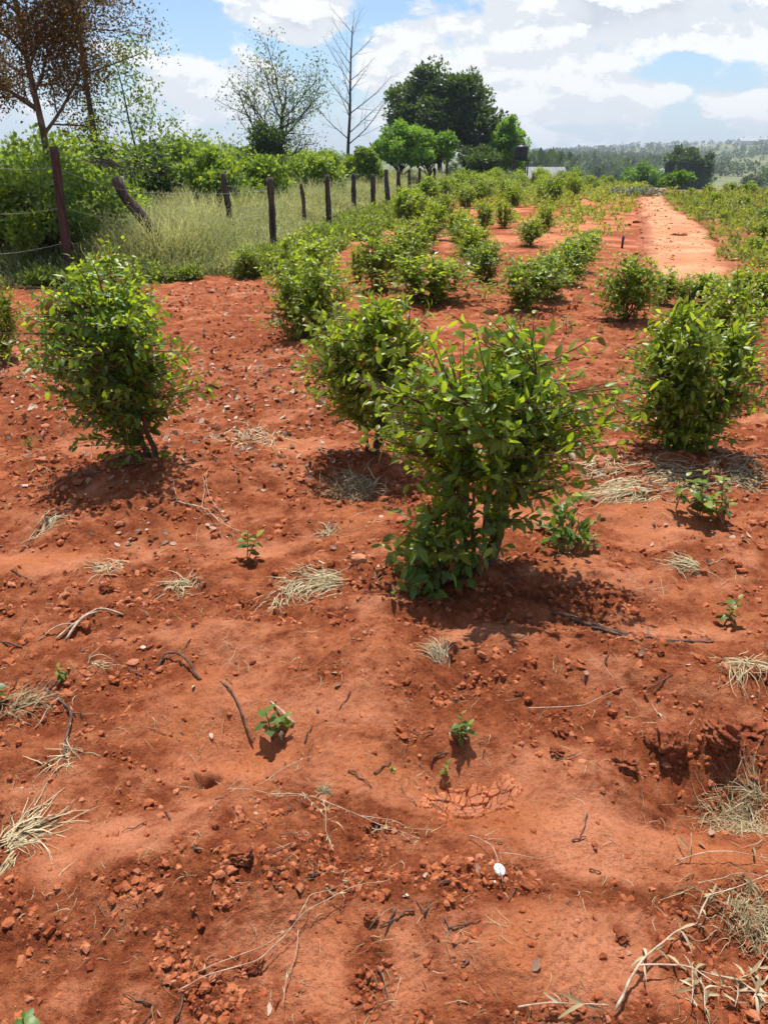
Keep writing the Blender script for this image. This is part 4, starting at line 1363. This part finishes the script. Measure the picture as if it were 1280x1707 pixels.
# ================================================================== tall grass behind the fence (uncountable)
def tall_grass():
    rng = np.random.default_rng(55)
    N = 85000
    y = 10.2 * np.exp(rng.random(N) ** .85 * math.log(75 / 10.2))
    depth = rng.random(N) ** 1.25 * np.clip(2.5 + y * .28, 4, 9)
    x = fence_x(y) - .02 - depth + .25 * pnoise(y / .7, depth, 5)
    keep = (x > -.52 * y - 1.2)
    # denser shade hedge at far left near the camera
    x, y = x[keep], y[keep]; n = len(x)
    sc = sstep(-.5, .4, fbm(x / 1.5, y / 1.5, 3, 9))
    ln = (.55 + .65 * sc) * rng.uniform(.6, 1.25, n)
    ln *= .80 * (.40 + .60 * sstep(.1, 1.3, fence_x(y) - x)) * (.35 + .65 * sstep(10.6, 12.6, y))
    segs = 4
    A = rng.uniform(0, 6.283, n); e = np.radians(rng.uniform(62, 92, n))
    px_, py_ = x.copy(), y.copy(); pz = H(x, y) - .02
    pts = [np.stack([px_, py_, pz], 1)]
    st = ln / segs
    for k in range(segs):
        px_ = px_ + np.cos(A) * np.cos(e) * st; py_ = py_ + np.sin(A) * np.cos(e) * st; pz = pz + np.sin(e) * st
        e = e - rng.uniform(.05, .38, n)
        pts.append(np.stack([px_, py_, pz], 1))
    Pt = np.stack(pts, 1)
    side = np.stack([-np.sin(A), np.cos(A), np.zeros(n)], 1)
    wv = .0040 * (1 + y / 22)[:, None] * rng.uniform(.6, 1.3, n)[:, None] * np.array([1, .9, .7, .55, .3])[None]
    V = np.stack([Pt - side[:, None] * wv[:, :, None], Pt + side[:, None] * wv[:, :, None]], 2).reshape(-1, 3)
    k = np.arange(segs)
    q = np.stack([2 * k, 2 * k + 1, 2 * k + 3, 2 * k + 2], 1)
    F = (q[None] + (np.arange(n) * (segs + 1) * 2)[:, None, None]).reshape(-1, 4)
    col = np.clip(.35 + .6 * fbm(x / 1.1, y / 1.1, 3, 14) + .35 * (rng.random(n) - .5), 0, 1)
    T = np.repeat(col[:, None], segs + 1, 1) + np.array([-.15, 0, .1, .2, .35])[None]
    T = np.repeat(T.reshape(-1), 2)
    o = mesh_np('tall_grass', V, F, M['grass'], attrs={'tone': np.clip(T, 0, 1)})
    tag(o, 'tall dry grass gone to seed filling the strip behind the fence', 'grass', kind='stuff')
    # seed heads: small pale flecks
    m = n * 3
    idx = rng.integers(0, n, m); t = rng.integers(2, segs + 1, m)
    base = Pt[idx, t] + rng.normal(size=(m, 3)) * .02
    V, F, T = leaves(base, rdir(rng, m, .8), rdir(rng, m), .022 * (1 + base[:, 1] / 16) * rng.uniform(.6, 1.3, m), np.clip(col[idx] + .35, 0, 1), 'xs', None, .6)
    o = mesh_np('grass_seed_heads', V, F, M['grass'], attrs={'tone': T})
    tag(o, 'feathery pale seed heads of the tall grass behind the fence', 'grass', kind='stuff')


tall_grass()


# ================================================================== leafy masses (thicket)
def clump_leaves(rng, centers, radii, per, size, tone_lo, tone_hi, tm='xs', shell=.45, flat=1.0, up=.5):
    """leaf clumps: centres (n,3), radii (n,)"""
    n = len(centers)
    idx = np.repeat(np.arange(n), per)
    d = rdir(rng, n * per); rr = rng.random(n * per) ** shell
    pos = centers[idx] + d * (rr * radii[idx])[:, None] * np.array([1, 1, flat])
    dd = d + rng.normal(size=d.shape) * .7
    ups = np.array([0, 0, 1.0]) * up + d * .4 + rng.normal(size=d.shape) * .5
    base = rng.random(n)[idx]
    T = tone_lo + (tone_hi - tone_lo) * np.clip(.55 * base + .45 * rng.random(n * per) + .15 * d[:, 2], 0, 1)
    return leaves(pos, dd, ups, size * rng.uniform(.6, 1.35, n * per), T, tm)


def thicket():
    rng = np.random.default_rng(66)
    C, Rd = [], []
    # continuous mass from the left edge to the big trees, beyond the grass strip
    for i in range(900):
        y = rng.uniform(14, 62)
        back = 3.0 + y * .09 + rng.random() ** 1.3 * 14
        x = fence_x(y) - back
        if x < -.60 * y - 2: continue
        base = Hs(x, y, False)
        hh = 1.55 + .45 * float(fbm(np.array([x / 3]), np.array([y / 3]), 2, 4)[0]) * 1.6 + .006 * y
        C.append((x, y, base + hh * rng.uniform(.35, 1.0))); Rd.append(rng.uniform(.35, .75))
    C = np.array(C); Rd = np.array(Rd)
    V, F, T = clump_leaves(rng, C, Rd, 110, .125, .0, .95)
    tag(mesh_np('thicket', V, F, M['thicket'], attrs={'tone': T}), 'continuous thicket of leafy green bushes behind the tall grass', 'thicket', kind='stuff')


thicket()


# ================================================================== bushes and trees
class Tree:
    def __init__(self, seed):
        self.rng = np.random.default_rng(seed)
        self.tr = Tubes(); self.br = Tubes()
        self.tips = []

    def limb(self, p, d, L, r, lvl, cfg):
        rng = self.rng
        n = max(4, int(6 - lvl))
        pts = [np.array(p)]; rad = [r]
        d = np.array(d, float); d /= np.linalg.norm(d)
        for k in range(n):
            d = d + rng.normal(size=3) * cfg['wob'] + np.array([0, 0, cfg['up'] if lvl > 0 else cfg.get('tup', .05)])
            d /= np.linalg.norm(d)
            pts.append(pts[-1] + d * L / n); rad.append(r * (1 - (1 - cfg.get('tp', .45)) * (k + 1) / n))
        (self.tr if lvl == 0 else self.br).add(pts, rad, 8 if lvl == 0 else (5 if lvl == 1 else 4), lvl < 2)
        if lvl >= cfg['lv']:
            self.tips.append((pts[-1], d)); self.tips.append((pts[-2], d)); self.tips.append((pts[len(pts) // 2], d))
            return
        m = cfg['nb'][lvl]
        for i in range(m):
            t = cfg['t0'][lvl] + (1 - cfg['t0'][lvl]) * (i + rng.random() * .6) / m
            t = min(t, .99)
            f = t * n; k = int(f); q = pts[k] + (pts[k + 1] - pts[k]) * (f - k)
            ax = pts[k + 1] - pts[k]; ax /= np.linalg.norm(ax)
            a = i * 2.4 + rng.random() * 1.0
            s = np.array([math.cos(a), math.sin(a), 0]); s -= ax * s.dot(ax); s /= np.linalg.norm(s) + 1e-6
            ang = math.radians(cfg['ang'][lvl]) * rng.uniform(.75, 1.2)
            nd = ax * math.cos(ang) + s * math.sin(ang)
            self.limb(q, nd, L * cfg['lr'][lvl] * rng.uniform(.75, 1.2) * (1 - cfg.get('cone', .3) * (t - cfg['t0'][lvl])), rad[k] * cfg.get('rr', .55), lvl + 1, cfg)


def build_tree(name, base, seed, cfg, L, r, d0, label, cat='tree', leafm=None, per=12, lsize=.1, spread=.35, tone=(.1, .9), bark='bark', group=None, lw=1.0):
    T = Tree(seed)
    T.limb((0, 0, -.1), d0, L, r, 0, cfg)
    for (ep, ed, eL, er) in cfg.get('extra', []): T.limb(ep, ed, eL, er, 1, cfg)
    root = empty(name, base)
    T.tr.build('trunk', M[bark], root)
    if T.br.n: T.br.build('branches', M[bark], root)
    if leafm:
        rng = T.rng
        n = len(T.tips)
        c = np.array([t[0] for t in T.tips]); idx = np.repeat(np.arange(n), per)
        pos = c[idx] + rng.normal(size=(n * per, 3)) * spread * .5
        clump = rng.random(n)[idx]
        V, F, TT_ = leaves(pos, rdir(rng, n * per, -.2), rdir(rng, n * per, .8), lsize * rng.uniform(.6, 1.3, n * per), tone[0] + (tone[1] - tone[0]) * (.5 * clump + .5 * rng.random(n * per)), 'lo', None, lw)
        mesh_np('crown', V, F, M[leafm], root, {'tone': TT_})
    return tag(root, label, cat, group)


def crown_tree(name, base, seed, H_, Wd, trunk_h, label, leafm, nclump=90, per=240, lsize=.25, clr=.12, bark='darkbark', tone=(0, .9), cat='tree', group=None, low=.1, ysq=1.0, tm='xs'):
    """dense tree: trunk with limbs reaching into an uneven crown of leaf clumps"""
    rng = np.random.default_rng(seed)
    root = empty(name, base)
    tb = Tubes(); lb = Tubes()
    top = np.array([.04 * Wd * rng.normal(), 0, H_ * .6])
    n = 8
    tp = [np.array([0, 0, -.2]) * (1 - t) + top * t + np.array([math.sin(t * 3 + seed) * .02 * H_, 0, 0]) for t in np.linspace(0, 1, n)]
    r0 = .028 * H_
    tb.add(tp, list(np.linspace(r0, r0 * .35, n)), 9)
    cz = trunk_h + (H_ - trunk_h) * .45
    C, Rd = [], []
    off = rng.random() * 50
    while len(C) < nclump:
        v = rng.normal(size=3); v /= np.linalg.norm(v)
        if v[2] < -.75: continue
        rr = rng.random() ** .38 * .88
        az = math.atan2(v[1], v[0])
        lump = 1 + .34 * float(fbm(np.array([az * .9 + off]), np.array([v[2] * 1.5 + off]), 2, 5)[0]) * 1.8
        vz = (H_ - cz) if v[2] > 0 else (cz - trunk_h * (1 - low))
        C.append([v[0] * Wd * .5 * rr * lump, v[1] * Wd * .5 * rr * lump * ysq, cz + v[2] * vz * rr * (.5 + .5 * lump)])
        Rd.append(Wd * clr * rng.uniform(.6, 1.3))
    C = np.array(C); Rd = np.array(Rd)
    for i in range(0, nclump, 2):
        t = rng.uniform(.35, .95); b = tp[0] * (1 - t) + np.array(tp[-1]) * t
        k = min(int(t * (n - 1)), n - 2); b = tp[k]
        e = C[i]; mid = (b + e) / 2 + np.array([0, 0, -.05 * H_]) * rng.random()
        lb.add([(1 - s) ** 2 * b + 2 * s * (1 - s) * mid + s * s * e for s in np.linspace(0, 1, 6)], list(np.linspace(r0 * .4, r0 * .06, 6)), 5, False)
    tb.build('trunk', M[bark], root); lb.build('limbs', M[bark], root)
    V, F, T = clump_leaves(rng, C, Rd, per, lsize, tone[0], tone[1], tm, .5, .8)
    mesh_np('crown', V, F, M[leafm], root, {'tone': T})
    return tag(root, label, cat, group)


# --- bushes that stand out of the thicket
for (px, D, ht, wd, mt, lab, sd_, per, ls) in [
    (-10, 12.9, 1.8, 2.9, 'thicket', 'big dark green bush at the left edge behind the thick post', 1, 420, .10),
    (55, 12.0, 1.15, 1.3, 'thicket', 'low dark bush wedged between the big left bush and the thick post', 10, 260, .09),
    (150, 16.0, 1.45, 2.0, 'thicket', 'leafy bush right behind the thick red brown post', 2, 300, .10),
    (445, 36, 2.9, 2.4, 'darktree', 'dark evergreen bush at the foot of the spreading half bare tree', 3, 300, .13),
    (235, 22, 2.05, 1.9, 'darktree', 'grey green round bush under the small pale tree', 4, 260, .12),
    (300, 26, 2.35, 2.4, 'thicket', 'light green bush with a dead snag sticking out of it', 5, 260, .12),
    (360, 21, 1.75, 1.8, 'thicket', 'bright bush behind the leaning fence post', 6, 260, .12),
    (420, 24, 1.75, 2.0, 'thicket', 'bright bush behind the fence between the leaning and upright post', 7, 260, .12),
    (530, 30, 1.9, 2.2, 'thicket', 'bright bush behind the fence left of the bare slim tree', 8, 240, .13),
    (605, 36, 2.1, 2.0, 'thicket', 'leafy bush right of the bare slim tree', 9, 220, .14)]:
    crown_tree('bush', at_dist(px, D), 400 + sd_, ht, wd, .15, lab, mt, 34, per, ls, .17, cat='bush', group='bushes behind the fence', low=1.0)

# --- trees
crown_tree('broad_tree', at_dist(738, 64), 501, top_h(106, 64) + .1, 8.8, 1.7, 'large dark dense tree with broad round crown at the fence end', 'darktree', 190, 330, .27, .105, group='trees along the fence', tone=(0, .9))
crown_tree('leafy_tree', at_dist(668, 43), 502, top_h(204, 43), 3.6, 1.2, 'bright green feathery tree in front of the large dark tree at left', 'lighttree', 80, 150, .17, .11, group='trees along the fence')
crown_tree('leafy_tree', at_dist(715, 45), 503, top_h(212, 45), 3.2, 1.2, 'bright green feathery tree nearest the fence in front of the dark tree', 'lighttree', 70, 150, .17, .11, group='trees along the fence')
crown_tree('leafy_tree', at_dist(843, 61), 504, top_h(188, 61), 3.3, .3, 'upright green tree between the large dark tree and the water tank', 'lighttree', 80, 150, .20, .12, group='trees along the fence', low=.6, tone=(.3, 1))
crown_tree('leafy_tree', at_dist(800, 58), 505, top_h(240, 58), 3.2, .5, 'low dark green tree filling the gap right of the large dark tree', 'darktree', 46, 220, .2, .16, group='trees along the fence', low=.8, tone=(.2, 1))

D = 38
build_tree('spreading_tree', at_dist(452, D), 601, dict(wob=.10, up=.09, lv=3, nb=[13, 7, 5], t0=[.30, .2, .2], ang=[56, 42, 42], lr=[.80, .5, .5], cone=.42, rr=.5, tup=.0), 4.0, .13, (.01, 0, 1),
           'open spreading tree with thin leaves against the sky', 'tree', 'paletree', 3, .12, .5, (.0, .8), 'darkbark', 'trees behind the fence')
D = 42
build_tree('bare_tree', at_dist(578, D), 602, dict(wob=.05, up=.05, lv=3, nb=[18, 6, 4], t0=[.30, .15, .15], ang=[52, 40, 38], lr=[.36, .5, .5], cone=.6, rr=.38, tup=.05, tp=.25), 7.4, .10, (0, 0, 1),
           'slim nearly leafless tree with straight trunk', 'tree', None, bark='darkbark', group='trees behind the fence')
D = 28
build_tree('young_tree', at_dist(243, D), 603, dict(wob=.07, up=.02, lv=2, nb=[9, 4], t0=[.35, .2], ang=[62, 45], lr=[.38, .45], cone=.3, rr=.4, tup=.04, tp=.3), 4.3, .055, (-.03, 0, 1),
           'small pale green tree with sparse tufted leaves', 'tree', 'paletree', 18, .13, .42, (.4, 1), 'darkbark', 'trees behind the fence')
D = 22
build_tree('leaning_tree', at_dist(182, D), 604, dict(wob=.04, up=.0, lv=3, nb=[8, 4, 3], t0=[.55, .2, .2], ang=[60, 45, 40], lr=[.24, .5, .5], cone=.2, rr=.35, tup=.0, tp=.4), 6.6, .095, (-.11, -.03, 1),
           'tall dark slender tree leaning left with few leaves', 'tree', 'paletree', 3, .08, .3, (0, .4), 'darkbark', 'trees behind the fence')
D = 14.5
build_tree('overhanging_tree', at_dist(90, D), 605, dict(wob=.12, up=.015, lv=3, nb=[9, 7, 4], t0=[.45, .15, .15], ang=[48, 42, 42], lr=[.32, .5, .5], cone=.1, rr=.5, tup=.04, tp=.5, extra=[((-.15, 0, 3.1), (.8, -.1, .62), 2.7, .028), ((-.1, 0, 2.3), (-.8, -.3, .6), 1.9, .035), ((-.15, 0, 2.8), (-.7, .3, .5), 2.0, .03)]), 4.6, .075, (-.10, -.02, 1),
           'brown leaved tree hanging over the top left corner behind the thick post', 'tree', 'rusttree', 55, .052, .28, (0, 1), 'bark', 'trees behind the fence')

# dead brush arching over the thicket, and snag
def dead_brush():
    rng = np.random.default_rng(71)
    base = at_dist(200, 19)
    root = None
    tb = Tubes()
    L0 = np.array(base)
    for i in range(26):
        a = rng.uniform(2.2, 4.0) if i < 18 else rng.uniform(-.8, .8)
        e = rng.uniform(.15, .9); L = rng.uniform(.9, 2.1)
        p = np.array([rng.normal() * .25, rng.normal() * .2, 1.35 + rng.normal() * .1]); pts = [p]
        for k in range(8):
            d = np.array([math.cos(a) * math.cos(e), math.sin(a) * .4 * math.cos(e), math.sin(e)])
            p = p + d * L / 8; e -= .16 + rng.normal() * .03; a += rng.normal() * .06
            pts.append(p.copy())
        tb.add(pts, list(np.linspace(.010, .003, 9)), 4)
    # the heap's own butt ends stand on the ground
    for i in range(7):
        tb.add([np.array([rng.normal() * .3, rng.normal() * .2, 0]), np.array([rng.normal() * .2, rng.normal() * .1, 1.4])], [.02, .012], 5)
    o = tb.build('dead_brush', M['darkbark']); o.location = base
    tag(o, 'heap of bare arching dead branches on top of the thicket', 'brush')


dead_brush()
b = at_dist(322, 27)
k = 1 / FPX * (20 * .902 + .7)
tb = Tubes()
tb.add([(0, 0, 0), (-.05, 0, 1.0), (0, 0, 1.45), (-.02, 0, 1.62), (.03, 0, 1.78), (.10, 0, 1.92), (.12, 0, 2.05)], [.05, .045, .04, .035, .03, .025, .015], 7)
tb.add([(0, 0, 1.6), (-.06, 0, 1.66), (-.10, 0, 1.64)], [.02, .016, .008], 6)
o = tb.build('snag', M['darkbark']); o.location = b
tag(o, 'crooked dead snag poking above the bushes', 'dead branch')

# ================================================================== water tank and house
def lathe(prof, sides=32):
    V, F = [], []
    for (r, z) in prof:
        for k in range(sides):
            a = 6.28318 * k / sides
            V.append((r * math.cos(a), r * math.sin(a), z))
    for i in range(len(prof) - 1):
        for k in range(sides):
            k2 = (k + 1) % sides
            F.append((i * sides + k, i * sides + k2, (i + 1) * sides + k2, (i + 1) * sides + k))
    return np.array(V), np.array(F)


def box(cx, cy, cz, sx, sy, sz):
    V = np.array([[x, y, z] for x in (-.5, .5) for y in (-.5, .5) for z in (-.5, .5)]) * [sx, sy, sz] + [cx, cy, cz]
    F = np.array([[0, 1, 3, 2], [4, 6, 7, 5], [0, 4, 5, 1], [2, 3, 7, 6], [0, 2, 6, 4], [1, 5, 7, 3]])
    return V, F


def mergeVF(parts):
    V, F = [], []; o = 0
    for v, f in parts: V.append(v); F.append(f + o); o += len(v)
    return np.vstack(V), np.vstack(F)


tp_ = at_dist(868, 54)
tank = empty('water_tank', tp_)
zt = top_h(241, 54) - tp_.z
zb = top_h(266, 54) - tp_.z
prof = [(.02, zb), (.42, zb), (.44, zb + .05)]
for i in range(6):
    z0 = zb + .08 + i * (zt - zb - .25) / 6
    prof += [(.44, z0), (.455, z0 + .03), (.455, z0 + .07), (.44, z0 + .10)]
prof += [(.44, zt - .16), (.30, zt - .06), (.17, zt - .03), (.17, zt), (.02, zt)]
V, F = lathe(prof)
mesh_np('tank_body', V, F, M['tank'], tank)
mesh_np('platform', *box(0, 0, zb - .04, 1.0, 1.0, .08), M['darkbark'], tank, smooth=False)
for sx in (-.42, .42):
    for sy in (-.42, .42):
        t2 = Tubes(); t2.add([(sx, sy, -.2), (sx * .98, sy * .98, zb - .08)], [.045, .04], 7); t2.build('leg', M['darkbark'], tank)
t2 = Tubes(); t2.add([(-.42, -.46, .3), (.42, -.46, zb - .15)], [.02, .02], 5); t2.build('brace', M['darkbark'], tank)
tag(tank, 'black water tank on a wooden stand beside the green tree', 'water tank')


def gable_house(px, D, wd, dp, eave, ridge, name, label, wallm, roofm, group=None, rz=0, win=True, dz=0.0):
    b = at_dist(px, D); b.z += dz
    root = empty(name, b, rz)
    mesh_np('wall', *box(0, 0, eave / 2 - .5, wd, dp, eave + 1.0), M[wallm], root, smooth=False)
    # gable triangles
    g = []
    for s in (-1, 1):
        g.append((np.array([[s * wd * .5, -dp / 2, eave], [s * wd * .5, dp / 2, eave], [s * wd * .5, 0, ridge - .02], [s * wd * .5, 0, ridge - .02]]), np.array([[0, 1, 2, 3]])))
    V = np.vstack([a for a, _ in g])
    me = bpy.data.meshes.new('gable'); me.from_pydata([tuple(v) for v in V], [], [(0, 1, 2), (4, 5, 6)]); me.materials.append(M[wallm])
    o = bpy.data.objects.new('gable', me); COL.objects.link(o); o.parent = root
    ov = .35
    w2 = wd / 2 + ov; d2 = dp / 2 + ov; sl = (ridge - eave) / (dp / 2); ze = ridge - sl * d2
    # corrugated roof: strips
    nx = max(24, int(wd * 22))
    xs = np.linspace(-w2, w2, nx); zc = .005 * np.sin(xs * 2 * math.pi / .30)
    parts = []
    for s in (-1, 1):
        A = np.stack([xs, np.full(nx, s * d2), ze + zc], 1); Bq = np.stack([xs, np.zeros(nx), ridge + zc], 1)
        V = np.vstack([A, Bq, A - [0, 0, .05], Bq - [0, 0, .05]])
        i = np.arange(nx - 1)
        F = np.vstack([np.stack([i, i + 1, nx + i + 1, nx + i], 1), np.stack([2 * nx + i, 3 * nx + i, 3 * nx + i + 1, 2 * nx + i + 1], 1), np.stack([i, 2 * nx + i, 2 * nx + i + 1, i + 1], 1)])
        parts.append((V, F))
    mesh_np('roof', *mergeVF(parts), M[roofm], root, smooth=False)
    if win:
        for sx in (-.28, .28):
            mesh_np('window', *box(sx * wd, -dp / 2 - .01, eave * .6, .9, .06, .8), M['tank'], root, smooth=False)
        mesh_np('door', *box(0, -dp / 2 - .012, eave * .42, .9, .06, eave * .84), M['twig'], root, smooth=False)
    return tag(root, label, 'house', group)


# grey roofed house just over the crest
hb = at_dist(912, 78)
ridge = top_h(279, 78) - hb.z
gable_house(908, 78, 3.3, 4.2, ridge - .95, ridge, 'house', 'house with grey iron roof showing over the crest beside the tank', 'wall', 'iron')
for i, (px, D, w_, e_, dz, lab, rz) in enumerate([
    (1097, 330, 9, 2.6, 0, 'white house with pale roof in the valley just left of the round dark tree', .1),
    (1086, 345, 6, 2.2, 0, 'small white house touching the larger one left of the round dark tree', -.2),
    (955, 290, 5, 2.4, 0, 'white hut among valley trees right of the grey roofed house', .15),
    (990, 420, 6, 2.4, 0, 'faint pale house in the woods at the middle of the hillside', .1),
    (895, 430, 7, 2.4, 0, 'pale house in the woods above the grey iron roof', -.1),
    (1060, 520, 8, 2.4, 0, 'pale house deep in the woods above the bushy tree', .2),
    (1240, 1050, 22, 5, 0, 'long pale building near the top of the hill at right', 0),
    (1262, 1080, 14, 5, 0, 'pale building on the hilltop at the right edge', .3)]):
    gable_house(px, D, w_, w_ * .55, e_, e_ + w_ * .16, 'far_house', lab, 'white_wall', 'white_roof', 'houses on the far hillside', rz, win=(D < 400), dz=.4)

# ================================================================== mid and far trees at right
crown_tree('round_tree', at_dist(1146, 150), 701, top_h(239, 150) - terrain(np.array([60.]), np.array([150.]))[0] + .0, 8.2, 1.0, 'dark round dense tree rising above the path end at right', 'darktree', 110, 340, .42, .13, group='trees in the valley', low=.6, tone=(0, .8))
crown_tree('wide_bush_tree', at_dist(1075, 95), 702, top_h(273, 95) - at_dist(1075, 95).z, 5.6, .2, 'wide green bushy tree behind the path end', 'lighttree', 60, 200, .27, .14, group='trees in the valley', low=1., tone=(0, .55))
crown_tree('small_tree', at_dist(1137, 47), 703, top_h(290, 47) - at_dist(1137, 47).z, 1.5, .5, 'small dark leafy plant at the right side of the path end', 'lighttree', 20, 130, .17, .2, group='trees in the valley', tone=(0, .5))
crown_tree('small_tree', at_dist(1120, 49), 704, top_h(297, 49) - at_dist(1120, 49).z, .9, .3, 'small bush left of the leafy plant at the path end', 'lighttree', 12, 110, .15, .22, group='trees in the valley', tone=(0, .6))
rng = np.random.default_rng(12)
vt = [(1002, 260, 'dark bushy tree in the valley right of the white hut', 5.5, 7), (1030, 255, 'broad dark valley tree left of the wide bushy tree', 5, 8), (965, 120, 'dark low bush just right of the grey roofed house', 2.3, 3.2),
      (940, 110, 'dark round bush touching the grey roofed house', 2.2, 2.8), (1215, 105, 'dark bush on the meadow at the right', 1.4, 2.6), (1245, 100, 'dark spreading bush near the right edge of the meadow', 1.8, 3.4),
      (1200, 170, 'small lone bush in the middle of the meadow', 1.6, 2.2), (1275, 130, 'bush cut by the right edge of the meadow', 1.7, 2.8), (1185, 250, 'tree with thin trunk right of the dark round tree', 5, 5),
      (1100, 240, 'valley tree just left of the dark round tree', 5, 6), (1160, 120, 'low bush beneath the dark round tree', 1.5, 2.5), (1262, 220, 'valley tree at the right edge above the meadow', 5, 6.5)]
for i, (px, D, lab, ht, wd) in enumerate(vt):
    crown_tree('valley_tree', at_dist(px, D), 720 + i, ht, wd, ht * .15, lab, 'fartree', 26, 110, .30 * wd / 5 + .05, .17, group='trees in the valley', low=.8, cat='tree')


def woods():
    rng = np.random.default_rng(33)
    N = 3600
    y = 200 * np.exp(rng.random(N) ** .8 * math.log(1350 / 200))
    x = rng.uniform(.10, .62, N) * y
    d = fbm(x / 60, y / 90, 3, 18) + .35 * sstep(.42, .22, x / y) + .10
    keep = (rng.random(N) < sstep(-.15, .35, d)) & ((y > 380) | (x / y < .22) | (rng.random(N) < .12))
    x, y = x[keep], y[keep]; n = len(x)
    z = H(x, y, False)
    ht = rng.uniform(3, 8.5, n) * (.75 + .35 * sstep(.45, .2, x / y)); wd = ht * rng.uniform(.7, 1.2, n)
    per = 46
    idx = np.repeat(np.arange(n), per)
    dd = rdir(rng, n * per); rr = rng.random(n * per) ** .4
    pos = np.stack([x[idx] + dd[:, 0] * rr * wd[idx] * .45, y[idx] + dd[:, 1] * rr * wd[idx] * .45, z[idx] + ht[idx] * .55 + dd[:, 2] * rr * ht[idx] * .42], 1)
    T = np.clip(rng.random(n)[idx] * .6 + .4 * rng.random(n * per) * (1 + dd[:, 2] * .3), 0, 1)
    V, F, T = leaves(pos, dd + rng.normal(size=dd.shape) * .6, rdir(rng, n * per, 1.0), wd[idx] * rng.uniform(.25, .42, n * per), T, 'xs')
    tag(mesh_np('far_woods', V, F, M['fartree'], attrs={'tone': T}), 'scattered woods covering the far valley and hillside', 'woods', kind='stuff')
    print('woods', n)


woods()

# ================================================================== small things by the path
# blue pipe stub
b = P(1036, 414)
root = empty('standpipe', b)
t2 = Tubes(); t2.add([(0, 0, -.05), (0, 0, .15)], [.022, .022], 10); t2.build('black_pipe', M['black'], root)
t2 = Tubes(); t2.add([(0, 0, .15), (.003, 0, .22)], [.026, .026], 10); t2.build('blue_cap', M['blue'], root)
tag(root, 'short black and blue pipe sticking up beside the dirt path', 'pipe')
# clump of earth and roots on the path
rng = np.random.default_rng(4)
b = P(1130, 396)
root = empty('root_clump', b)
Vs, Fs = [], []
for i in range(14):
    jit = 1 + .3 * rng.normal(size=(12, 1)).clip(-1, 1)
    Vs.append((ICO * jit * rng.uniform(.03, .07) * [1.3, 1, .8] + [rng.uniform(-.12, .12), rng.uniform(-.05, .05), rng.uniform(.01, .05)])); Fs.append(ICF + 12 * i)
mesh_np('soil_lump', np.vstack(Vs), np.vstack(Fs), M['clod'], root, {'tone': np.repeat(rng.random(14) * .2, 12)}, smooth=False)
t2 = Tubes()
for i in range(9):
    a = rng.random() * 6.28; t2.add([(0, 0, .03), (math.cos(a) * .1, math.sin(a) * .06, .07 + .03 * rng.random()), (math.cos(a) * .19, math.sin(a) * .1, .02)], [.008, .006, .003], 5)
t2.build('roots', M['twig'], root)
tag(root, 'dark reddish clump of earth and roots lying on the dirt path', 'root clump')
# heap of cut grey green branches at the path end
b = P(1062, 328)
root = empty('cut_branches', b)
t2 = Tubes(); LP, LD = [], []
for i in range(40):
    a = rng.uniform(-.6, .6) + (3.14 if i % 2 else 0); L = rng.uniform(.6, 1.2)
    s = np.array([rng.normal() * .35, rng.normal() * .3, rng.uniform(.02, .22)]); e = s + np.array([math.cos(a) * L, math.sin(a) * L * .6, rng.uniform(-.02, .12)])
    m = (s + e) / 2 + [0, 0, .08]
    t2.add([s, m, e], [.014, .010, .004], 5)
    for k in range(26):
        t = rng.random(); LP.append(s + (e - s) * t + rng.normal(size=3) * .06 + [0, 0, .06]); LD.append(rng.normal(size=3))
t2.build('stick', M['paletwig'], root)
M['greyleaf'] = leaf_mat('grey_green_leaf', (.12, .17, .11), (.20, .26, .18), (.32, .38, .28), rough=.6, trans=.2, tcol=(.3, .4, .2))
n = len(LP)
V, F, T = leaves(LP, LD, rdir(rng, n, 1), .13 * rng.uniform(.6, 1.3, n), rng.random(n), 'lo')
mesh_np('cut_foliage', V, F, M['greyleaf'], root, {'tone': T})
tag(root, 'heap of cut grey green branches at the left side of the path end', 'branch heap')
# clods along the path edge
for i, (px, py, s, lab) in enumerate([(1060, 372, .07, 'dark earth lump on the left verge of the path near the upper end'), (1048, 376, .05, 'smaller earth lump left of the one on the path verge'),
                                      (1062, 425, .05, 'upright earth lump at the left path edge nearest the camera'), (1075, 345, .06, 'earth lump at the far left edge of the path')]):
    stone('earth_lump', P(px, py), s * 1.4, s, s * .7, M['clod'], 80 + i, lab, 'earth lump', i, .35, 'earth lumps beside the path')

# ================================================================== haze (closed box round everything)
def haze():
    V, F = box(300, 500, 0, 5000, 5400, 1)
    zlo, zhi = -12.0, 75.0
    V[:, 2] = np.where(V[:, 2] > 0, zhi, zlo)
    m = bpy.data.materials.new('haze_air'); m.use_nodes = True
    t = NT(m.node_tree)
    v = t.n('ShaderNodeVolumePrincipled', {'Color': (.80, .88, 1.0, 1), 'Density': .00036, 'Anisotropy': .35})
    o_ = t.n('ShaderNodeOutputMaterial'); t.t.links.new(v.outputs[0], o_.inputs['Volume'])
    o = mesh_np('haze', V, F, m, smooth=False)
    tag(o, 'thin bluish haze over the whole valley', 'haze', kind='stuff')


HAZE = True
if HAZE: haze()
